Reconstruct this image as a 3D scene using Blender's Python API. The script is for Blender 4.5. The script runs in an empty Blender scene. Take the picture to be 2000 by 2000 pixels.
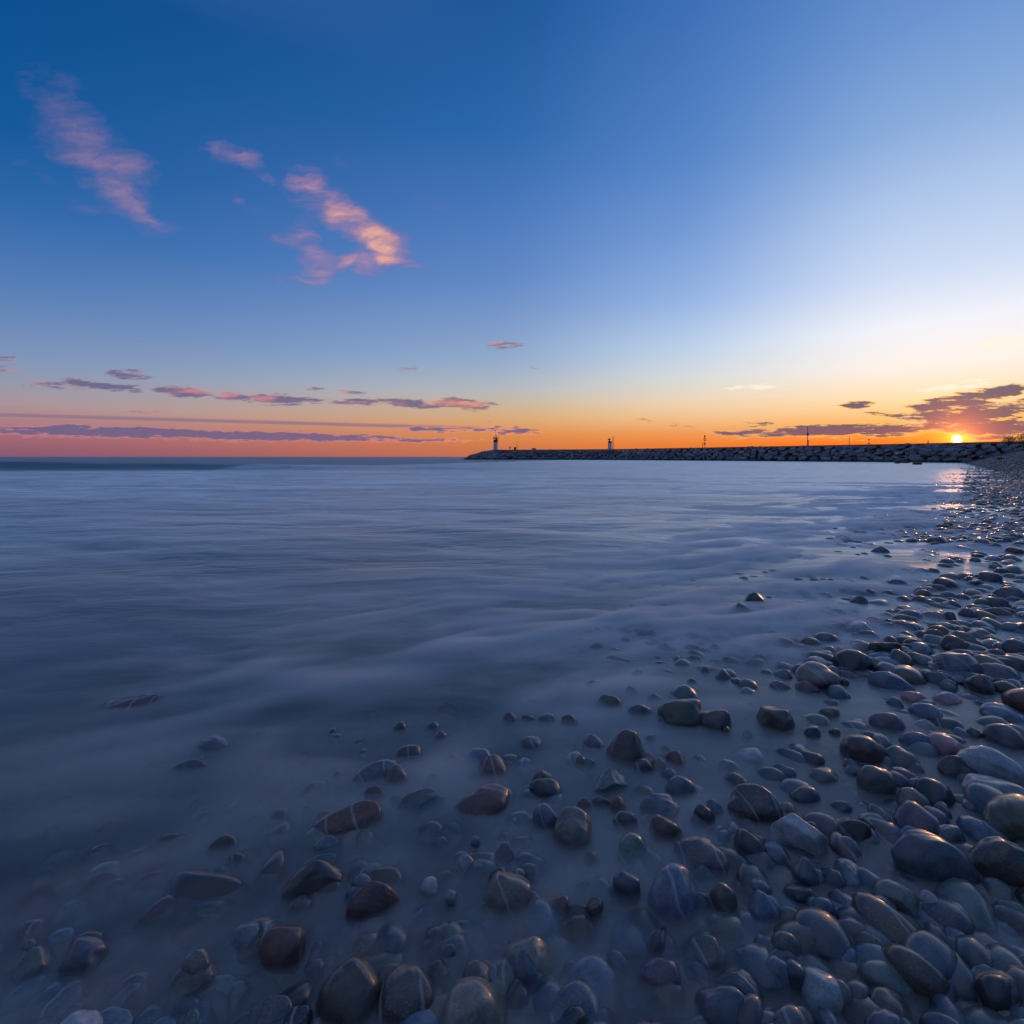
import bpy, bmesh, math, random
import numpy as np
from mathutils import Vector, Matrix, Euler
R = math.radians
rng = np.random.RandomState(7)
random.seed(7)
S = bpy.context.scene
COL = S.collection
HC = 1.3            # eye height above the water
HOR = 892.0         # horizon row of the photograph (2000 px frame, focal length 1000 px)

def lin(c):
    return tuple(((v/255)/12.92 if v/255 <= .04045 else ((v/255+.055)/1.055)**2.4) for v in c)
def W(px, row, z=0.0):
    """point of the place seen at that pixel, at height z"""
    Y = (HC-z)*1000/(row-HOR)
    return (px-1000)/1000*Y, Y

# ------------------------------------------------------------------ object helpers
def link(o, parent=None):
    COL.objects.link(o)
    if parent: o.parent = parent
    return o
def mesh_obj(name, verts, faces, mat, parent=None, smooth=True):
    me = bpy.data.meshes.new(name)
    me.from_pydata([tuple(v) for v in verts], [], [tuple(f) for f in faces])
    me.validate(); me.update()
    if smooth: me.polygons.foreach_set('use_smooth', [True]*len(me.polygons))
    if mat: me.materials.append(mat)
    return link(bpy.data.objects.new(name, me), parent)
def bm_obj(name, bm, mat, parent=None, smooth=False, bevel=0.0):
    me = bpy.data.meshes.new(name); bm.normal_update(); bm.to_mesh(me); bm.free()
    if smooth: me.polygons.foreach_set('use_smooth', [True]*len(me.polygons))
    me.materials.append(mat)
    o = link(bpy.data.objects.new(name, me), parent)
    if bevel:
        m = o.modifiers.new('bevel', 'BEVEL'); m.width = bevel; m.segments = 2; m.limit_method = 'ANGLE'
    return o
def empty(name, loc, rz=0):
    o = bpy.data.objects.new(name, None); o.location = loc; o.rotation_euler = (0, 0, rz); o.empty_display_size = .2
    return link(o)
def tag(o, label=None, cat=None, group=None, kind=None):
    if label: o['label'] = label
    if cat: o['category'] = cat
    if group: o['group'] = group
    if kind: o['kind'] = kind
    return o
def box(bm, c, d, rot=None):
    M = Matrix.Translation(c)
    if rot: M = M @ Euler(rot).to_matrix().to_4x4()
    M = M @ Matrix.Diagonal((d[0], d[1], d[2], 1))
    bmesh.ops.create_cube(bm, size=1, matrix=M)
def cyl(bm, a, b, r1, r2=None, n=12):
    a = Vector(a); b = Vector(b); r2 = r1 if r2 is None else r2
    q = (b-a).to_track_quat('Z', 'Y').to_matrix().to_4x4()
    bmesh.ops.create_cone(bm, cap_ends=True, segments=n, radius1=r1, radius2=r2, depth=(b-a).length,
                          matrix=Matrix.Translation((a+b)/2) @ q)
def ball(bm, c, r, sc=(1, 1, 1)):
    bmesh.ops.create_icosphere(bm, subdivisions=2, radius=r, matrix=Matrix.Translation(c) @ Matrix.Diagonal((*sc, 1)))
def torus(bm, c, R0, r, axis='Y', n=20, m=8):
    vs = []
    for i in range(n):
        t = 2*math.pi*i/n
        for j in range(m):
            p = 2*math.pi*j/m
            x, z, y = (R0+r*math.cos(p))*math.cos(t), (R0+r*math.cos(p))*math.sin(t), r*math.sin(p)
            vs.append(bm.verts.new((c[0]+x, c[1]+y, c[2]+z)))
    for i in range(n):
        for j in range(m):
            bm.faces.new((vs[i*m+j], vs[((i+1) % n)*m+j], vs[((i+1) % n)*m+(j+1) % m], vs[i*m+(j+1) % m]))

# ------------------------------------------------------------------ node helpers
class NT:
    def __init__(s, tree): s.t = tree; s.n = tree.nodes; s.l = tree.links
    def set(s, sock, v):
        if isinstance(v, bpy.types.NodeSocket): s.l.new(v, sock)
        elif v is not None:
            if isinstance(v, (tuple, list)) and len(v) == 3 and sock.type == 'RGBA': v = (*v, 1)
            sock.default_value = v
    def math(s, op, a, b=None, c=None, clamp=False):
        n = s.n.new('ShaderNodeMath'); n.operation = op; n.use_clamp = clamp
        s.set(n.inputs[0], a)
        if b is not None: s.set(n.inputs[1], b)
        if c is not None: s.set(n.inputs[2], c)
        return n.outputs[0]
    def vmath(s, op, a, b=None, out=0):
        n = s.n.new('ShaderNodeVectorMath'); n.operation = op
        s.set(n.inputs[0], a)
        if b is not None: s.set(n.inputs[1] if op != 'SCALE' else n.inputs[3], b)
        return n.outputs[out]
    def mix(s, f, a, b, blend='MIX'):
        n = s.n.new('ShaderNodeMix'); n.data_type = 'RGBA'; n.blend_type = blend; n.clamp_factor = True
        s.set(n.inputs[0], f); s.set(n.inputs[6], a); s.set(n.inputs[7], b); return n.outputs[2]
    def rng(s, v, a, b, c=0.0, d=1.0, smooth=False):
        n = s.n.new('ShaderNodeMapRange'); n.clamp = True
        if smooth: n.interpolation_type = 'SMOOTHSTEP'
        s.set(n.inputs[0], v); n.inputs[1].default_value = a; n.inputs[2].default_value = b
        n.inputs[3].default_value = c; n.inputs[4].default_value = d; return n.outputs[0]
    def noise(s, vec, scale, detail=3, rough=.55, out=0, dist=0):
        n = s.n.new('ShaderNodeTexNoise'); s.set(n.inputs['Vector'], vec); n.inputs['Scale'].default_value = scale
        n.inputs['Detail'].default_value = detail; n.inputs['Roughness'].default_value = rough
        n.inputs['Distortion'].default_value = dist; return n.outputs[out]
    def mapping(s, vec, loc=(0, 0, 0), rot=(0, 0, 0), sc=(1, 1, 1), kind='POINT'):
        n = s.n.new('ShaderNodeMapping'); n.vector_type = kind; s.set(n.inputs[0], vec)
        n.inputs[1].default_value = loc; n.inputs[2].default_value = rot; n.inputs[3].default_value = sc
        return n.outputs[0]
    def ramp(s, f, stops):
        n = s.n.new('ShaderNodeValToRGB'); s.set(n.inputs[0], f); e = n.color_ramp.elements
        while len(e) < len(stops): e.new(.5)
        for i, (p, c) in enumerate(stops): e[i].position = p; e[i].color = (*c, 1)
        return n.outputs[0]
def material(name):
    m = bpy.data.materials.new(name); m.use_nodes = True; m.node_tree.nodes.clear()
    nt = NT(m.node_tree); out = nt.n.new('ShaderNodeOutputMaterial')
    return m, nt, out
def principled(nt, out, **kw):
    p = nt.n.new('ShaderNodeBsdfPrincipled')
    for k, v in kw.items(): nt.set(p.inputs[k.replace('_', ' ')], v)
    nt.l.new(p.outputs[0], out.inputs[0]); return p
def simple(name, col, rough=.6, var=.25, scale=4., metal=0):
    m, nt, out = material(name)
    tc = nt.n.new('ShaderNodeTexCoord').outputs['Object']
    n = nt.noise(tc, scale, 4)
    c = nt.mix(nt.rng(n, .35, .7), tuple(v*(1-var) for v in col), tuple(min(1, v*(1+var)) for v in col))
    principled(nt, out, Base_Color=c, Roughness=rough, Metallic=metal); return m

# ================================================================== SKY
SUN_AZ = math.atan(.869); SUN_EL = R(2.5)
w = bpy.data.worlds.new('World'); S.world = w; w.use_nodes = True
nt = NT(w.node_tree); nt.n.clear()
D = nt.n.new('ShaderNodeTexCoord').outputs['Generated']
sep = nt.n.new('ShaderNodeSeparateXYZ'); nt.l.new(D, sep.inputs[0]); dx, dy, dz = sep.outputs
el = nt.math('MULTIPLY', nt.math('ARCSINE', nt.math('MAXIMUM', dz, 0.0)), 180/math.pi)
tt = nt.math('SQRT', nt.math('DIVIDE', el, 70.0), clamp=True)
# angle in azimuth away from the sun
hx = nt.math('SQRT', nt.math('ADD', nt.math('MULTIPLY', dx, dx), nt.math('MULTIPLY', dy, dy)))
ca = nt.math('DIVIDE', nt.math('ADD', nt.math('MULTIPLY', dx, math.sin(SUN_AZ)), nt.math('MULTIPLY', dy, math.cos(SUN_AZ))),
             nt.math('MAXIMUM', hx, .0001))
daz = nt.math('MULTIPLY', nt.math('ARCCOSINE', nt.math('MULTIPLY', ca, .99999)), 180/math.pi)
def col_ramp(stops):
    return nt.ramp(tt, [(math.sqrt(e/70.), lin(c)) for e, c in stops])
C0 = col_ramp([(0, (236, 88, 22)), (1.2, (246, 108, 22)), (2.2, (250, 145, 55)), (3.3, (251, 184, 108)), (5.2, (251, 220, 172)), (8, (249, 240, 232)),
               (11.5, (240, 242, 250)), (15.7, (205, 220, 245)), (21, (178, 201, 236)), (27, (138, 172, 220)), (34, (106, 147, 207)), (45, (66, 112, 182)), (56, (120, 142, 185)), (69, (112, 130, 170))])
C1 = col_ramp([(0, (222, 108, 50)), (1.3, (240, 125, 48)), (2.6, (240, 156, 88)), (4.2, (242, 194, 142)), (6, (238, 214, 184)), (8.5, (215, 220, 220)),
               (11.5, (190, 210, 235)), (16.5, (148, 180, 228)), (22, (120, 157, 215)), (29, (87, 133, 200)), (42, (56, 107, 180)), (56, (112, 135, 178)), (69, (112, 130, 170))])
C2 = col_ramp([(0, (198, 105, 76)), (1.2, (212, 122, 72)), (2.6, (222, 140, 76)), (4.0, (220, 165, 110)), (5.3, (208, 178, 140)), (7.5, (182, 185, 187)),
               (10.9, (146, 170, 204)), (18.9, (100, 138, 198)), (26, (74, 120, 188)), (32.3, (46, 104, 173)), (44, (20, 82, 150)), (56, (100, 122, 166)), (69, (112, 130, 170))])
C3 = col_ramp([(0, (124, 86, 118)), (.5, (136, 90, 116)), (1.7, (158, 103, 120)), (3.2, (166, 128, 140)), (4.2, (165, 145, 155)), (5.8, (145, 150, 172)), (7.9, (122, 146, 184)),
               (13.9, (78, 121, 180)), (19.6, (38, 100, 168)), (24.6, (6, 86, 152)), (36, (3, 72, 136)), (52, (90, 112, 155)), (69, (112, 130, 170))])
C4 = col_ramp([(0, (78, 82, 112)), (10, (88, 96, 132)), (25, (86, 108, 152)), (45, (100, 124, 168)), (69, (112, 130, 170))])  # in every ramp, stops above the frame are brightened as unseen fill light
c = nt.mix(nt.rng(daz, 2, 24, smooth=True), C0, C1)
c = nt.mix(nt.rng(daz, 17, 45, smooth=True), c, C2)
c = nt.mix(nt.rng(daz, 32, 96, smooth=True), c, C3)
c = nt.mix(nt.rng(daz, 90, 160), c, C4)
# glow and disc of the setting sun
sd = Vector((.869, 1, .0345)).normalized()
dot = nt.vmath('DOT_PRODUCT', D, tuple(sd), out=1)
an = nt.math('MULTIPLY', nt.math('ARCCOSINE', nt.math('MINIMUM', dot, 1.0)), 180/math.pi)
g1 = nt.math('EXPONENT', nt.math('MULTIPLY', nt.math('POWER', nt.math('DIVIDE', an, 1.7), 1.3), -1.0))
g2 = nt.math('EXPONENT', nt.math('MULTIPLY', nt.math('DIVIDE', an, 3.6), -1.0))
disc = nt.rng(an, .40, .18, smooth=True)
def addc(c, f, col): return nt.mix(f, c, nt.mix(1.0, c, col, 'ADD'))
c = addc(c, g2, (.42, .09, .01))
# cloud coordinates: tangent plane of the northern sky, in thousandths
iy = nt.math('DIVIDE', 1000.0, nt.math('MAXIMUM', dy, .02))
cu = nt.math('MULTIPLY', dx, iy); cw = nt.math('MULTIPLY', dz, iy)
cmb = nt.n.new('ShaderNodeCombineXYZ'); nt.l.new(cu, cmb.inputs[0]); nt.l.new(cw, cmb.inputs[1]); P0 = cmb.outputs[0]
front = nt.rng(dy, .1, .25)
def warp(P, scale, amp, sc=(1, 1, 1), detail=4):
    n = nt.n.new('ShaderNodeTexNoise'); nt.l.new(nt.mapping(P, sc=sc), n.inputs['Vector'])
    n.inputs['Scale'].default_value = scale; n.inputs['Detail'].default_value = detail; n.inputs['Roughness'].default_value = .6
    v = nt.vmath('SUBTRACT', n.outputs['Color'], (.5, .5, .5))
    return nt.vmath('ADD', P, nt.vmath('MULTIPLY', v, amp))
def blobs(P, lst, kr=.86, kw=.8):
    """sum of elliptic bumps: each is one quadratic form in the tangent-plane coordinates"""
    sp_ = nt.n.new('ShaderNodeSeparateXYZ'); nt.l.new(P, sp_.inputs[0]); U, V_ = nt.math('MULTIPLY', sp_.outputs[0], .001), nt.math('MULTIPLY', sp_.outputs[1], .001)
    q1 = nt.n.new('ShaderNodeCombineXYZ'); nt.l.new(nt.math('MULTIPLY', U, U), q1.inputs[0]); nt.l.new(nt.math('MULTIPLY', U, V_), q1.inputs[1]); nt.l.new(nt.math('MULTIPLY', V_, V_), q1.inputs[2])
    q2 = nt.n.new('ShaderNodeCombineXYZ'); nt.l.new(U, q2.inputs[0]); nt.l.new(V_, q2.inputs[1]); q2.inputs[2].default_value = 1
    acc = None
    for b in lst:
        px, py, rx, ry = b[:4]; ang = R(b[4] if len(b) > 4 else 0); wt = b[5] if len(b) > 5 else 1.0
        wt *= kw*(.92 if px > 1780 and py < 836 else 1); rx *= kr; ry *= kr
        u0, v0 = (px-1000)/1000, (892-py)/1000; c_, s_ = math.cos(ang), math.sin(ang)
        ex = np.array([c_, s_])/(rx/1000); ey = np.array([-s_, c_])/(ry/1000)
        M = np.outer(ex, ex)+np.outer(ey, ey); o_ = np.array([u0, v0]); L = -2*M@o_; k = o_@M@o_
        a1_ = nt.vmath('DOT_PRODUCT', q1.outputs[0], (-M[0, 0], -2*M[0, 1], -M[1, 1]), out=1)
        a2_ = nt.vmath('DOT_PRODUCT', q2.outputs[0], (-L[0], -L[1], 1-k), out=1)
        g = nt.math('ADD', a1_, a2_, clamp=True)
        acc = nt.math('MULTIPLY', g, wt) if acc is None else nt.math('MULTIPLY_ADD', g, wt, acc)
    return acc
# soft pink wisps high up
Ph = warp(P0, .012, (70, 34, 0), (1, 1.6, 1))
Ph = warp(Ph, .045, (16, 9, 0), (.8, 1.3, 1), 3)
hi = blobs(Ph, [(140, 262, 105, 75, -38, 1.15), (205, 325, 135, 75, -48, 1.3), (262, 325, 70, 34, -25, 1.0), (248, 392, 115, 40, -48, 1.0), (298, 432, 60, 17, -20, .9), (185, 412, 70, 24, -14, .6),
                (110, 190, 110, 60, -35, .6), (60, 330, 70, 14, -25, .35),
                (442, 296, 75, 26, -16, .85), (505, 330, 70, 16, -32, .75), (478, 394, 55, 20, -25, .42), (662, 320, 30, 16, -10, .4),
                (602, 355, 50, 36, -20, .95), (632, 395, 100, 44, -28, 1.1), (700, 436, 105, 38, -33, 1.2), (752, 470, 76, 38, -32, 1.35), (722, 508, 76, 44, 4, 1.6), (788, 515, 60, 16, -12, 1.0),
                (632, 508, 66, 32, -4, 1.5), (585, 472, 76, 28, -8, 1.05), (615, 541, 52, 20, 0, 1.1), (560, 548, 70, 8, 0, .6), (592, 440, 34, 28, 0, .55), (690, 455, 60, 14, -20, .6), (850, 400, 60, 30, -20, .2)], .95, .98)
hn = nt.noise(nt.mapping(Ph, rot=(0, 0, R(24)), sc=(.5, 1.5, 1)), .028, 5, .6)
hi = nt.math('MULTIPLY_ADD', nt.math('MULTIPLY', nt.math('SUBTRACT', hn, .51), 3.4), nt.rng(hi, 0, .25), hi)
hic = nt.math('MULTIPLY', nt.rng(hi, .05, 2.4, smooth=False), nt.rng(cu, -760, -600, .46, 1))
hcol = nt.ramp(nt.rng(hi, .3, 2.7), [(0, lin((118, 108, 165))), (.4, lin((160, 125, 160))), (.75, lin((205, 150, 155))), (1, lin((238, 175, 150)))])
hcol = nt.mix(nt.rng(cu, -860, -600), nt.mix(.62, hcol, lin((140, 110, 155))), hcol)
ch = nt.mix(nt.math('MULTIPLY', hic, .93), c, hcol)
# low flat clouds
Pl = warp(P0, .02, (26, 9, 0), (.5, 2, 1))
Pl = warp(Pl, .09, (11, 6.5, 0), (.5, 2, 1), 3)
low = blobs(Pl, [(980, 674, 50, 11, 0, 1.0), (798, 721, 26, 7, 0, .8), (1043, 721, 16, 4, 0, .7),
                 (250, 732, 62, 10, -5, 1.4), (110, 752, 72, 9, -3, 1.2), (8, 700, 40, 8, -4, .9), (8, 722, 34, 8, -6, 1.0), (165, 748, 55, 8, -9, 1.5), (232, 757, 62, 9, -4, 1.7), (355, 766, 66, 12, -5, 1.9),
                 (450, 776, 38, 8, -3, 1.5), (545, 780, 84, 12, -2, 1.9), (690, 785, 60, 8, -3, 1.5), (610, 760, 32, 5, -3, .9), (690, 768, 34, 6, -5, 1), (775, 785, 66, 8, -5, 1.6), (825, 790, 60, 9, 0, 1.7),
                 (892, 786, 50, 11, -6, 1.8), (932, 793, 44, 10, 3, 1.5), (290, 805, 60, 4, 0, .7), (955, 822, 30, 5, 0, .9), (850, 838, 90, 8, -1, 1.7), (1000, 841, 90, 9, -2, 1.8), (1010, 859, 60, 3, 0, .5),
                 (100, 841, 320, 15, -1, 1.7), (350, 848, 300, 14, -1.5, 1.5), (560, 852, 200, 11, -1, 1.6), (730, 857, 140, 8, -1, 1.3), (870, 861, 110, 6, 0, 1.1),
                 (1300, 825, 45, 5, -2, 1.1), (1255, 820, 30, 3.5, -2, .9), (1350, 835, 60, 4, -2, 1.1), (1475, 829, 46, 7, 0, 1.4), (1430, 844, 70, 6, 3, 1.3), (1550, 843, 150, 13, 3, 1.6),
                 (1640, 838, 130, 15, 1, 1.5), (1700, 848, 120, 14, 0, 1.0), (1672, 792, 42, 10, 6, 2.0), (1718, 810, 42, 7, -4, 1.5), (1650, 780, 26, 3, 0, .5), (1740, 831, 60, 7, 0, .9),
                 (1885, 778, 115, 17, 9, 2.2), (1975, 762, 50, 13, 5, 2.2), (1925, 792, 85, 9, -3, 1.8), (1850, 812, 120, 17, 2, 2.3), (1950, 806, 90, 9, 6, 2.0), (1812, 795, 60, 7, 2, 1.7),
                 (1890, 832, 110, 16, 0, 1.5), (1790, 838, 90, 10, 3, 1.4), (1975, 838, 130, 30, 6, 1.9), (2040, 780, 90, 14, 6, 1.6)], 1.08, .66)
ln_ = nt.noise(nt.mapping(P0, sc=(.38, 2.6, 1)), .06, 5, .68)
low = nt.math('MULTIPLY_ADD', nt.math('MULTIPLY', nt.math('SUBTRACT', ln_, .54), 3.9), nt.rng(low, 0, .25), low)
# the long straight contrail
ct = nt.math('ABSOLUTE', nt.math('SUBTRACT', cw, nt.math('MULTIPLY_ADD', cu, -.0285, 53.5)))
ct = nt.math('MULTIPLY', nt.rng(ct, 5.0, 1.5, smooth=True), nt.rng(cu, 60, -150))
ct = nt.math('MULTIPLY', ct, .75)
lowc = nt.rng(low, .08, .75, smooth=True)
sunside = nt.rng(daz, 45, 8)
fringe = nt.mix(sunside, lin((205, 130, 140)), lin((255, 196, 100)))
fringe = nt.mix(nt.math('MULTIPLY', nt.rng(daz, 60, 38), nt.rng(daz, 20, 38)), fringe, lin((250, 160, 105)))
body = nt.mix(sunside, lin((98, 98, 138)), lin((84, 72, 104)))
body = nt.mix(nt.rng(cw, 75, 20), body, nt.mix(sunside, lin((122, 96, 128)), lin((128, 78, 100))))
nf = nt.rng(nt.noise(nt.mapping(P0, sc=(.5, 2, 1)), .022, 3, .5), .34, .52, smooth=True)
rim = nt.rng(low, .42, 1.0, smooth=True)
lowband = nt.rng(cw, 100, 65)
fmask = nt.mix(nt.math('MAXIMUM', sunside, lowband), nt.math('MULTIPLY_ADD', nf, .8, nt.math('MULTIPLY', rim, .15)), rim)
lcol = nt.mix(fmask, fringe, body)
cl = nt.mix(ct, c, lin((138, 112, 136)))
cl = nt.mix(nt.math('MULTIPLY', lowc, .93), cl, lcol)
# bright gold scraps round the sun
Pg = warp(P0, .05, (30, 13, 0), (.5, 2, 1), 4)
gold = blobs(Pg, [(1850, 757, 150, 10, 5, 1.3), (1900, 742, 90, 6, 4, 1.0), (1470, 756, 110, 10, 3, 1.0), (1960, 668, 120, 28, 12, 1.15), (1720, 684, 50, 8, 6, .7), (1995, 680, 40, 12, 5, .6), (1830, 830, 110, 26, -4, .95), (1770, 815, 90, 16, 0, .8), (1945, 795, 90, 24, 0, .9), (1720, 785, 60, 8, 0, .5)])
gn = nt.noise(nt.mapping(P0, sc=(.5, 2.4, 1)), .06, 5, .65)
gc = nt.math('MULTIPLY', nt.rng(nt.math('MULTIPLY_ADD', nt.math('MULTIPLY', nt.math('SUBTRACT', gn, .5), 2.2), nt.rng(gold, 0, .2), gold), .35, 1.0, smooth=True), nt.rng(low, 1.1, .5))
gcol = nt.mix(nt.rng(cw, 30, 140), lin((255, 160, 30)), lin((255, 246, 225)))
cl = nt.mix(nt.math('MULTIPLY', gc, .8), cl, gcol)
g0 = nt.math('EXPONENT', nt.math('MULTIPLY', nt.math('DIVIDE', an, .45), -1.0))
def glow(c): return addc(addc(c, g1, (1.1, .20, .005)), g0, (2.5, .75, .05))
dsk = nt.n.new('ShaderNodeEmission'); dsk.inputs[0].default_value = (1, .66, .16, 1); nt.l.new(nt.math('MULTIPLY', disc, 9.0), dsk.inputs[1])
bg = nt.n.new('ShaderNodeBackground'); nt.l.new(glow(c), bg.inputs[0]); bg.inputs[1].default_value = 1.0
sky = nt.n.new('ShaderNodeTexSky'); sky.sky_type = 'NISHITA'; sky.sun_disc = False
sky.sun_elevation = SUN_EL; sky.sun_rotation = SUN_AZ; sky.air_density = 1.0; sky.dust_density = .6; sky.ozone_density = 2.0
bg2 = nt.n.new('ShaderNodeBackground'); nt.l.new(nt.mix(1.0, sky.outputs[0], (.06, .06, .08), 'MULTIPLY'), bg2.inputs[0]); bg2.inputs[1].default_value = .05
bgh = nt.n.new('ShaderNodeBackground'); nt.l.new(ch, bgh.inputs[0])
bgl = nt.n.new('ShaderNodeBackground'); nt.l.new(glow(cl), bgl.inputs[0])
fr_ = nt.math('GREATER_THAN', dy, .12)
mh = nt.math('MULTIPLY', nt.math('MULTIPLY', nt.math('GREATER_THAN', cw, 280), nt.math('LESS_THAN', cw, 800)), nt.math('MULTIPLY', nt.math('LESS_THAN', cu, -40), fr_))
ml = nt.math('MULTIPLY', nt.math('MULTIPLY', nt.math('LESS_THAN', cw, 262), nt.math('LESS_THAN', nt.math('ABSOLUTE', cu), 1300)), fr_)
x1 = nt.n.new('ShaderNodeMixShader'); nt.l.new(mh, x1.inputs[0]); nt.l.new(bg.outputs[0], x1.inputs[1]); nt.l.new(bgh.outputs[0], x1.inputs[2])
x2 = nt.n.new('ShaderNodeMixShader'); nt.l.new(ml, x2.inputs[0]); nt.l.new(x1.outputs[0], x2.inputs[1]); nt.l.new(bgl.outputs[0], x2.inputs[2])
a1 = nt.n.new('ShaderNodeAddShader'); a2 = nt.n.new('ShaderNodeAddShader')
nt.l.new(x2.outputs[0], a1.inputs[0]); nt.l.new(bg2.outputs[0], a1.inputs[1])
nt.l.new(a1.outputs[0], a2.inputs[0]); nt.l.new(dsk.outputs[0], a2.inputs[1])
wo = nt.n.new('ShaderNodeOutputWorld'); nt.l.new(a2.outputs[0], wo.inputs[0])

sl = bpy.data.lights.new('sun', 'SUN'); sl.energy = .25; sl.angle = R(2); sl.color = (1, .42, .14)
so = link(bpy.data.objects.new('sun', sl))
sdir = Vector((math.sin(SUN_AZ)*math.cos(SUN_EL), math.cos(SUN_AZ)*math.cos(SUN_EL), math.sin(SUN_EL)))
so.rotation_euler = sdir.to_track_quat('Z', 'Y').to_euler(); so.location = sdir*50

# ================================================================== GROUND
def shore_s(X, Y):
    return (X-.9*(Y-2.9))/1.345 + .05*np.maximum(0, Y-40)
def bed_z(X, Y):
    s = shore_s(X, Y)
    z = np.where(s < 3.7, -.17+.036*s, -.037+.30*(s-3.7))
    z = np.minimum(z, 2.3+.02*np.maximum(0, s-11)); z = np.minimum(z, 3.4)
    z = np.where(s < -8, -.6+.08*(s+8), z)
    return np.maximum(z, -3.2)
def polar(name, r0, r1, nr, front, mat, hfun, bottom=None, cols=440):
    az = np.concatenate([np.linspace(-R(62), R(62), cols, endpoint=False), np.linspace(R(62), 2*math.pi-R(62), 70, endpoint=False)])
    rr = np.exp(np.linspace(math.log(r0), math.log(r1), nr))
    A, RR = np.meshgrid(az, rr)
    X = np.sin(A)*RR; Y = np.cos(A)*RR; Z = hfun(X, Y)
    na = len(az)
    V = np.stack([X.ravel(), Y.ravel(), Z.ravel()], 1)
    i = np.arange(nr-1)[:, None]*na; j = np.arange(na)[None, :]; jn = (j+1) % na
    F = np.stack([i+j, i+na+j, i+na+jn, i+jn], -1).reshape(-1, 4)
    V = np.vstack([V, [[0, 0, float(hfun(np.array([0.]), np.array([0.]))[0])]]])
    c0 = len(V)-1
    F = [tuple(f) for f in F] + [(c0, int(k), int((k+1) % na)) for k in range(na)]
    if bottom is not None:
        o = (nr-1)*na
        Vb = np.stack([X[-1], Y[-1], np.full(na, bottom)], 1)
        b0 = len(V); V = np.vstack([V, Vb, [[0, 0, bottom]]]); cb = len(V)-1
        for k in range(na):
            kn = (k+1) % na
            F.append((o+k, b0+k, b0+kn, o+kn)); F.append((b0+k, cb, b0+kn))
    F = [f[::-1] for f in F]
    return mesh_obj(name, V.tolist(), F, mat)
m, nt, out = material('shingle_ground')
gp = nt.n.new('ShaderNodeNewGeometry').outputs['Position']
vor = nt.n.new('ShaderNodeTexVoronoi'); nt.l.new(gp, vor.inputs['Vector']); vor.inputs['Scale'].default_value = 14
col = nt.ramp(nt.n.new('ShaderNodeSeparateColor').outputs[0] if False else nt.noise(gp, 9, 4), [(.3, (.05, .055, .065)), (.5, (.11, .11, .12)), (.7, (.2, .19, .18))])
far_ = nt.noise(gp, .6, 4)
col = nt.mix(nt.rng(far_, .45, .65), col, (.13, .12, .12))
bmp = nt.n.new('ShaderNodeBump'); bmp.inputs['Strength'].default_value = .7; bmp.inputs['Distance'].default_value = .05
nt.l.new(vor.outputs['Distance'], bmp.inputs['Height']); bmp.invert = True
principled(nt, out, Base_Color=col, Roughness=.65, Normal=bmp.outputs[0])
GROUND = polar('ground', .3, 9000, 330, None, m, lambda X, Y: bed_z(X, Y)); tag(GROUND, kind='structure')

# ================================================================== WATER
wv = [(rng.uniform(-.75, .75), rng.uniform(0, 6.28), 10**rng.uniform(-.5, 1.1)) for _ in range(40)]
def water_z(X, Y):
    r = np.hypot(X, Y); h = np.zeros_like(X)
    for a, ph, L in wv:                           # short ripples, damped close to the camera and with distance
        k = 2*math.pi/L; ka = a*1.0
        amp = .0019*L**.7*np.clip(r/12, .25, 1)*np.clip(L/(r*.045+1e-6), 0, 1)
        h += amp*np.sin(k*(np.sin(ka)*X+np.cos(ka)*Y)+ph)
    # one long swell, highest on the left
    yc = 56+.05*X; t = (Y-yc)/2.7; t = np.where(t < 0, t, t*.4)
    h += .85*np.exp(-t*t)*np.clip((-X+2)/60, 0, 1)**.7
    t = (Y-(30+.08*X))/2.2; h += .10*np.exp(-t*t)*np.clip((-X)/30, 0, 1)
    # the water runs a little up the shore
    return h
m, nt, out = material('silky_water')
geo = nt.n.new('ShaderNodeNewGeometry'); gp = geo.outputs['Position']
sp = nt.n.new('ShaderNodeSeparateXYZ'); nt.l.new(gp, sp.inputs[0])
rot = R(12)
wq = nt.vmath('MULTIPLY', nt.vmath('SUBTRACT', nt.noise(gp, .45, 3, .5, out=1), (.5, .5, .5)), (2.2, 1.2, 0))
gw = nt.vmath('ADD', gp, wq)
s1 = nt.noise(nt.mapping(gw, rot=(0, 0, rot), sc=(.45, 1.3, 1)), 1.3, 6, .62, dist=.3)
s2 = nt.noise(nt.mapping(gw, rot=(0, 0, rot*.5), sc=(.10, .42, 1)), .9, 5, .6, dist=.4)
s3 = nt.noise(nt.mapping(gw, rot=(0, 0, rot*1.8), sc=(1.0, 2.3, 1)), 2.0, 5, .62, dist=.3)
bm1 = nt.n.new('ShaderNodeBump'); bm1.inputs['Distance'].default_value = .25; nt.l.new(nt.rng(sp.outputs[1], 2, 14, .02, .35), bm1.inputs['Strength']); nt.l.new(s1, bm1.inputs['Height'])
bm2 = nt.n.new('ShaderNodeBump'); bm2.inputs['Distance'].default_value = .8; nt.l.new(nt.rng(sp.outputs[1], 3, 20, .02, .4), bm2.inputs['Strength']); nt.l.new(s2, bm2.inputs['Height']); nt.l.new(bm1.outputs[0], bm2.inputs['Normal'])
NRM = bm2.outputs[0]
fr = nt.n.new('ShaderNodeFresnel'); fr.inputs[0].default_value = 1.33; nt.l.new(NRM, fr.inputs[1])
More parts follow.
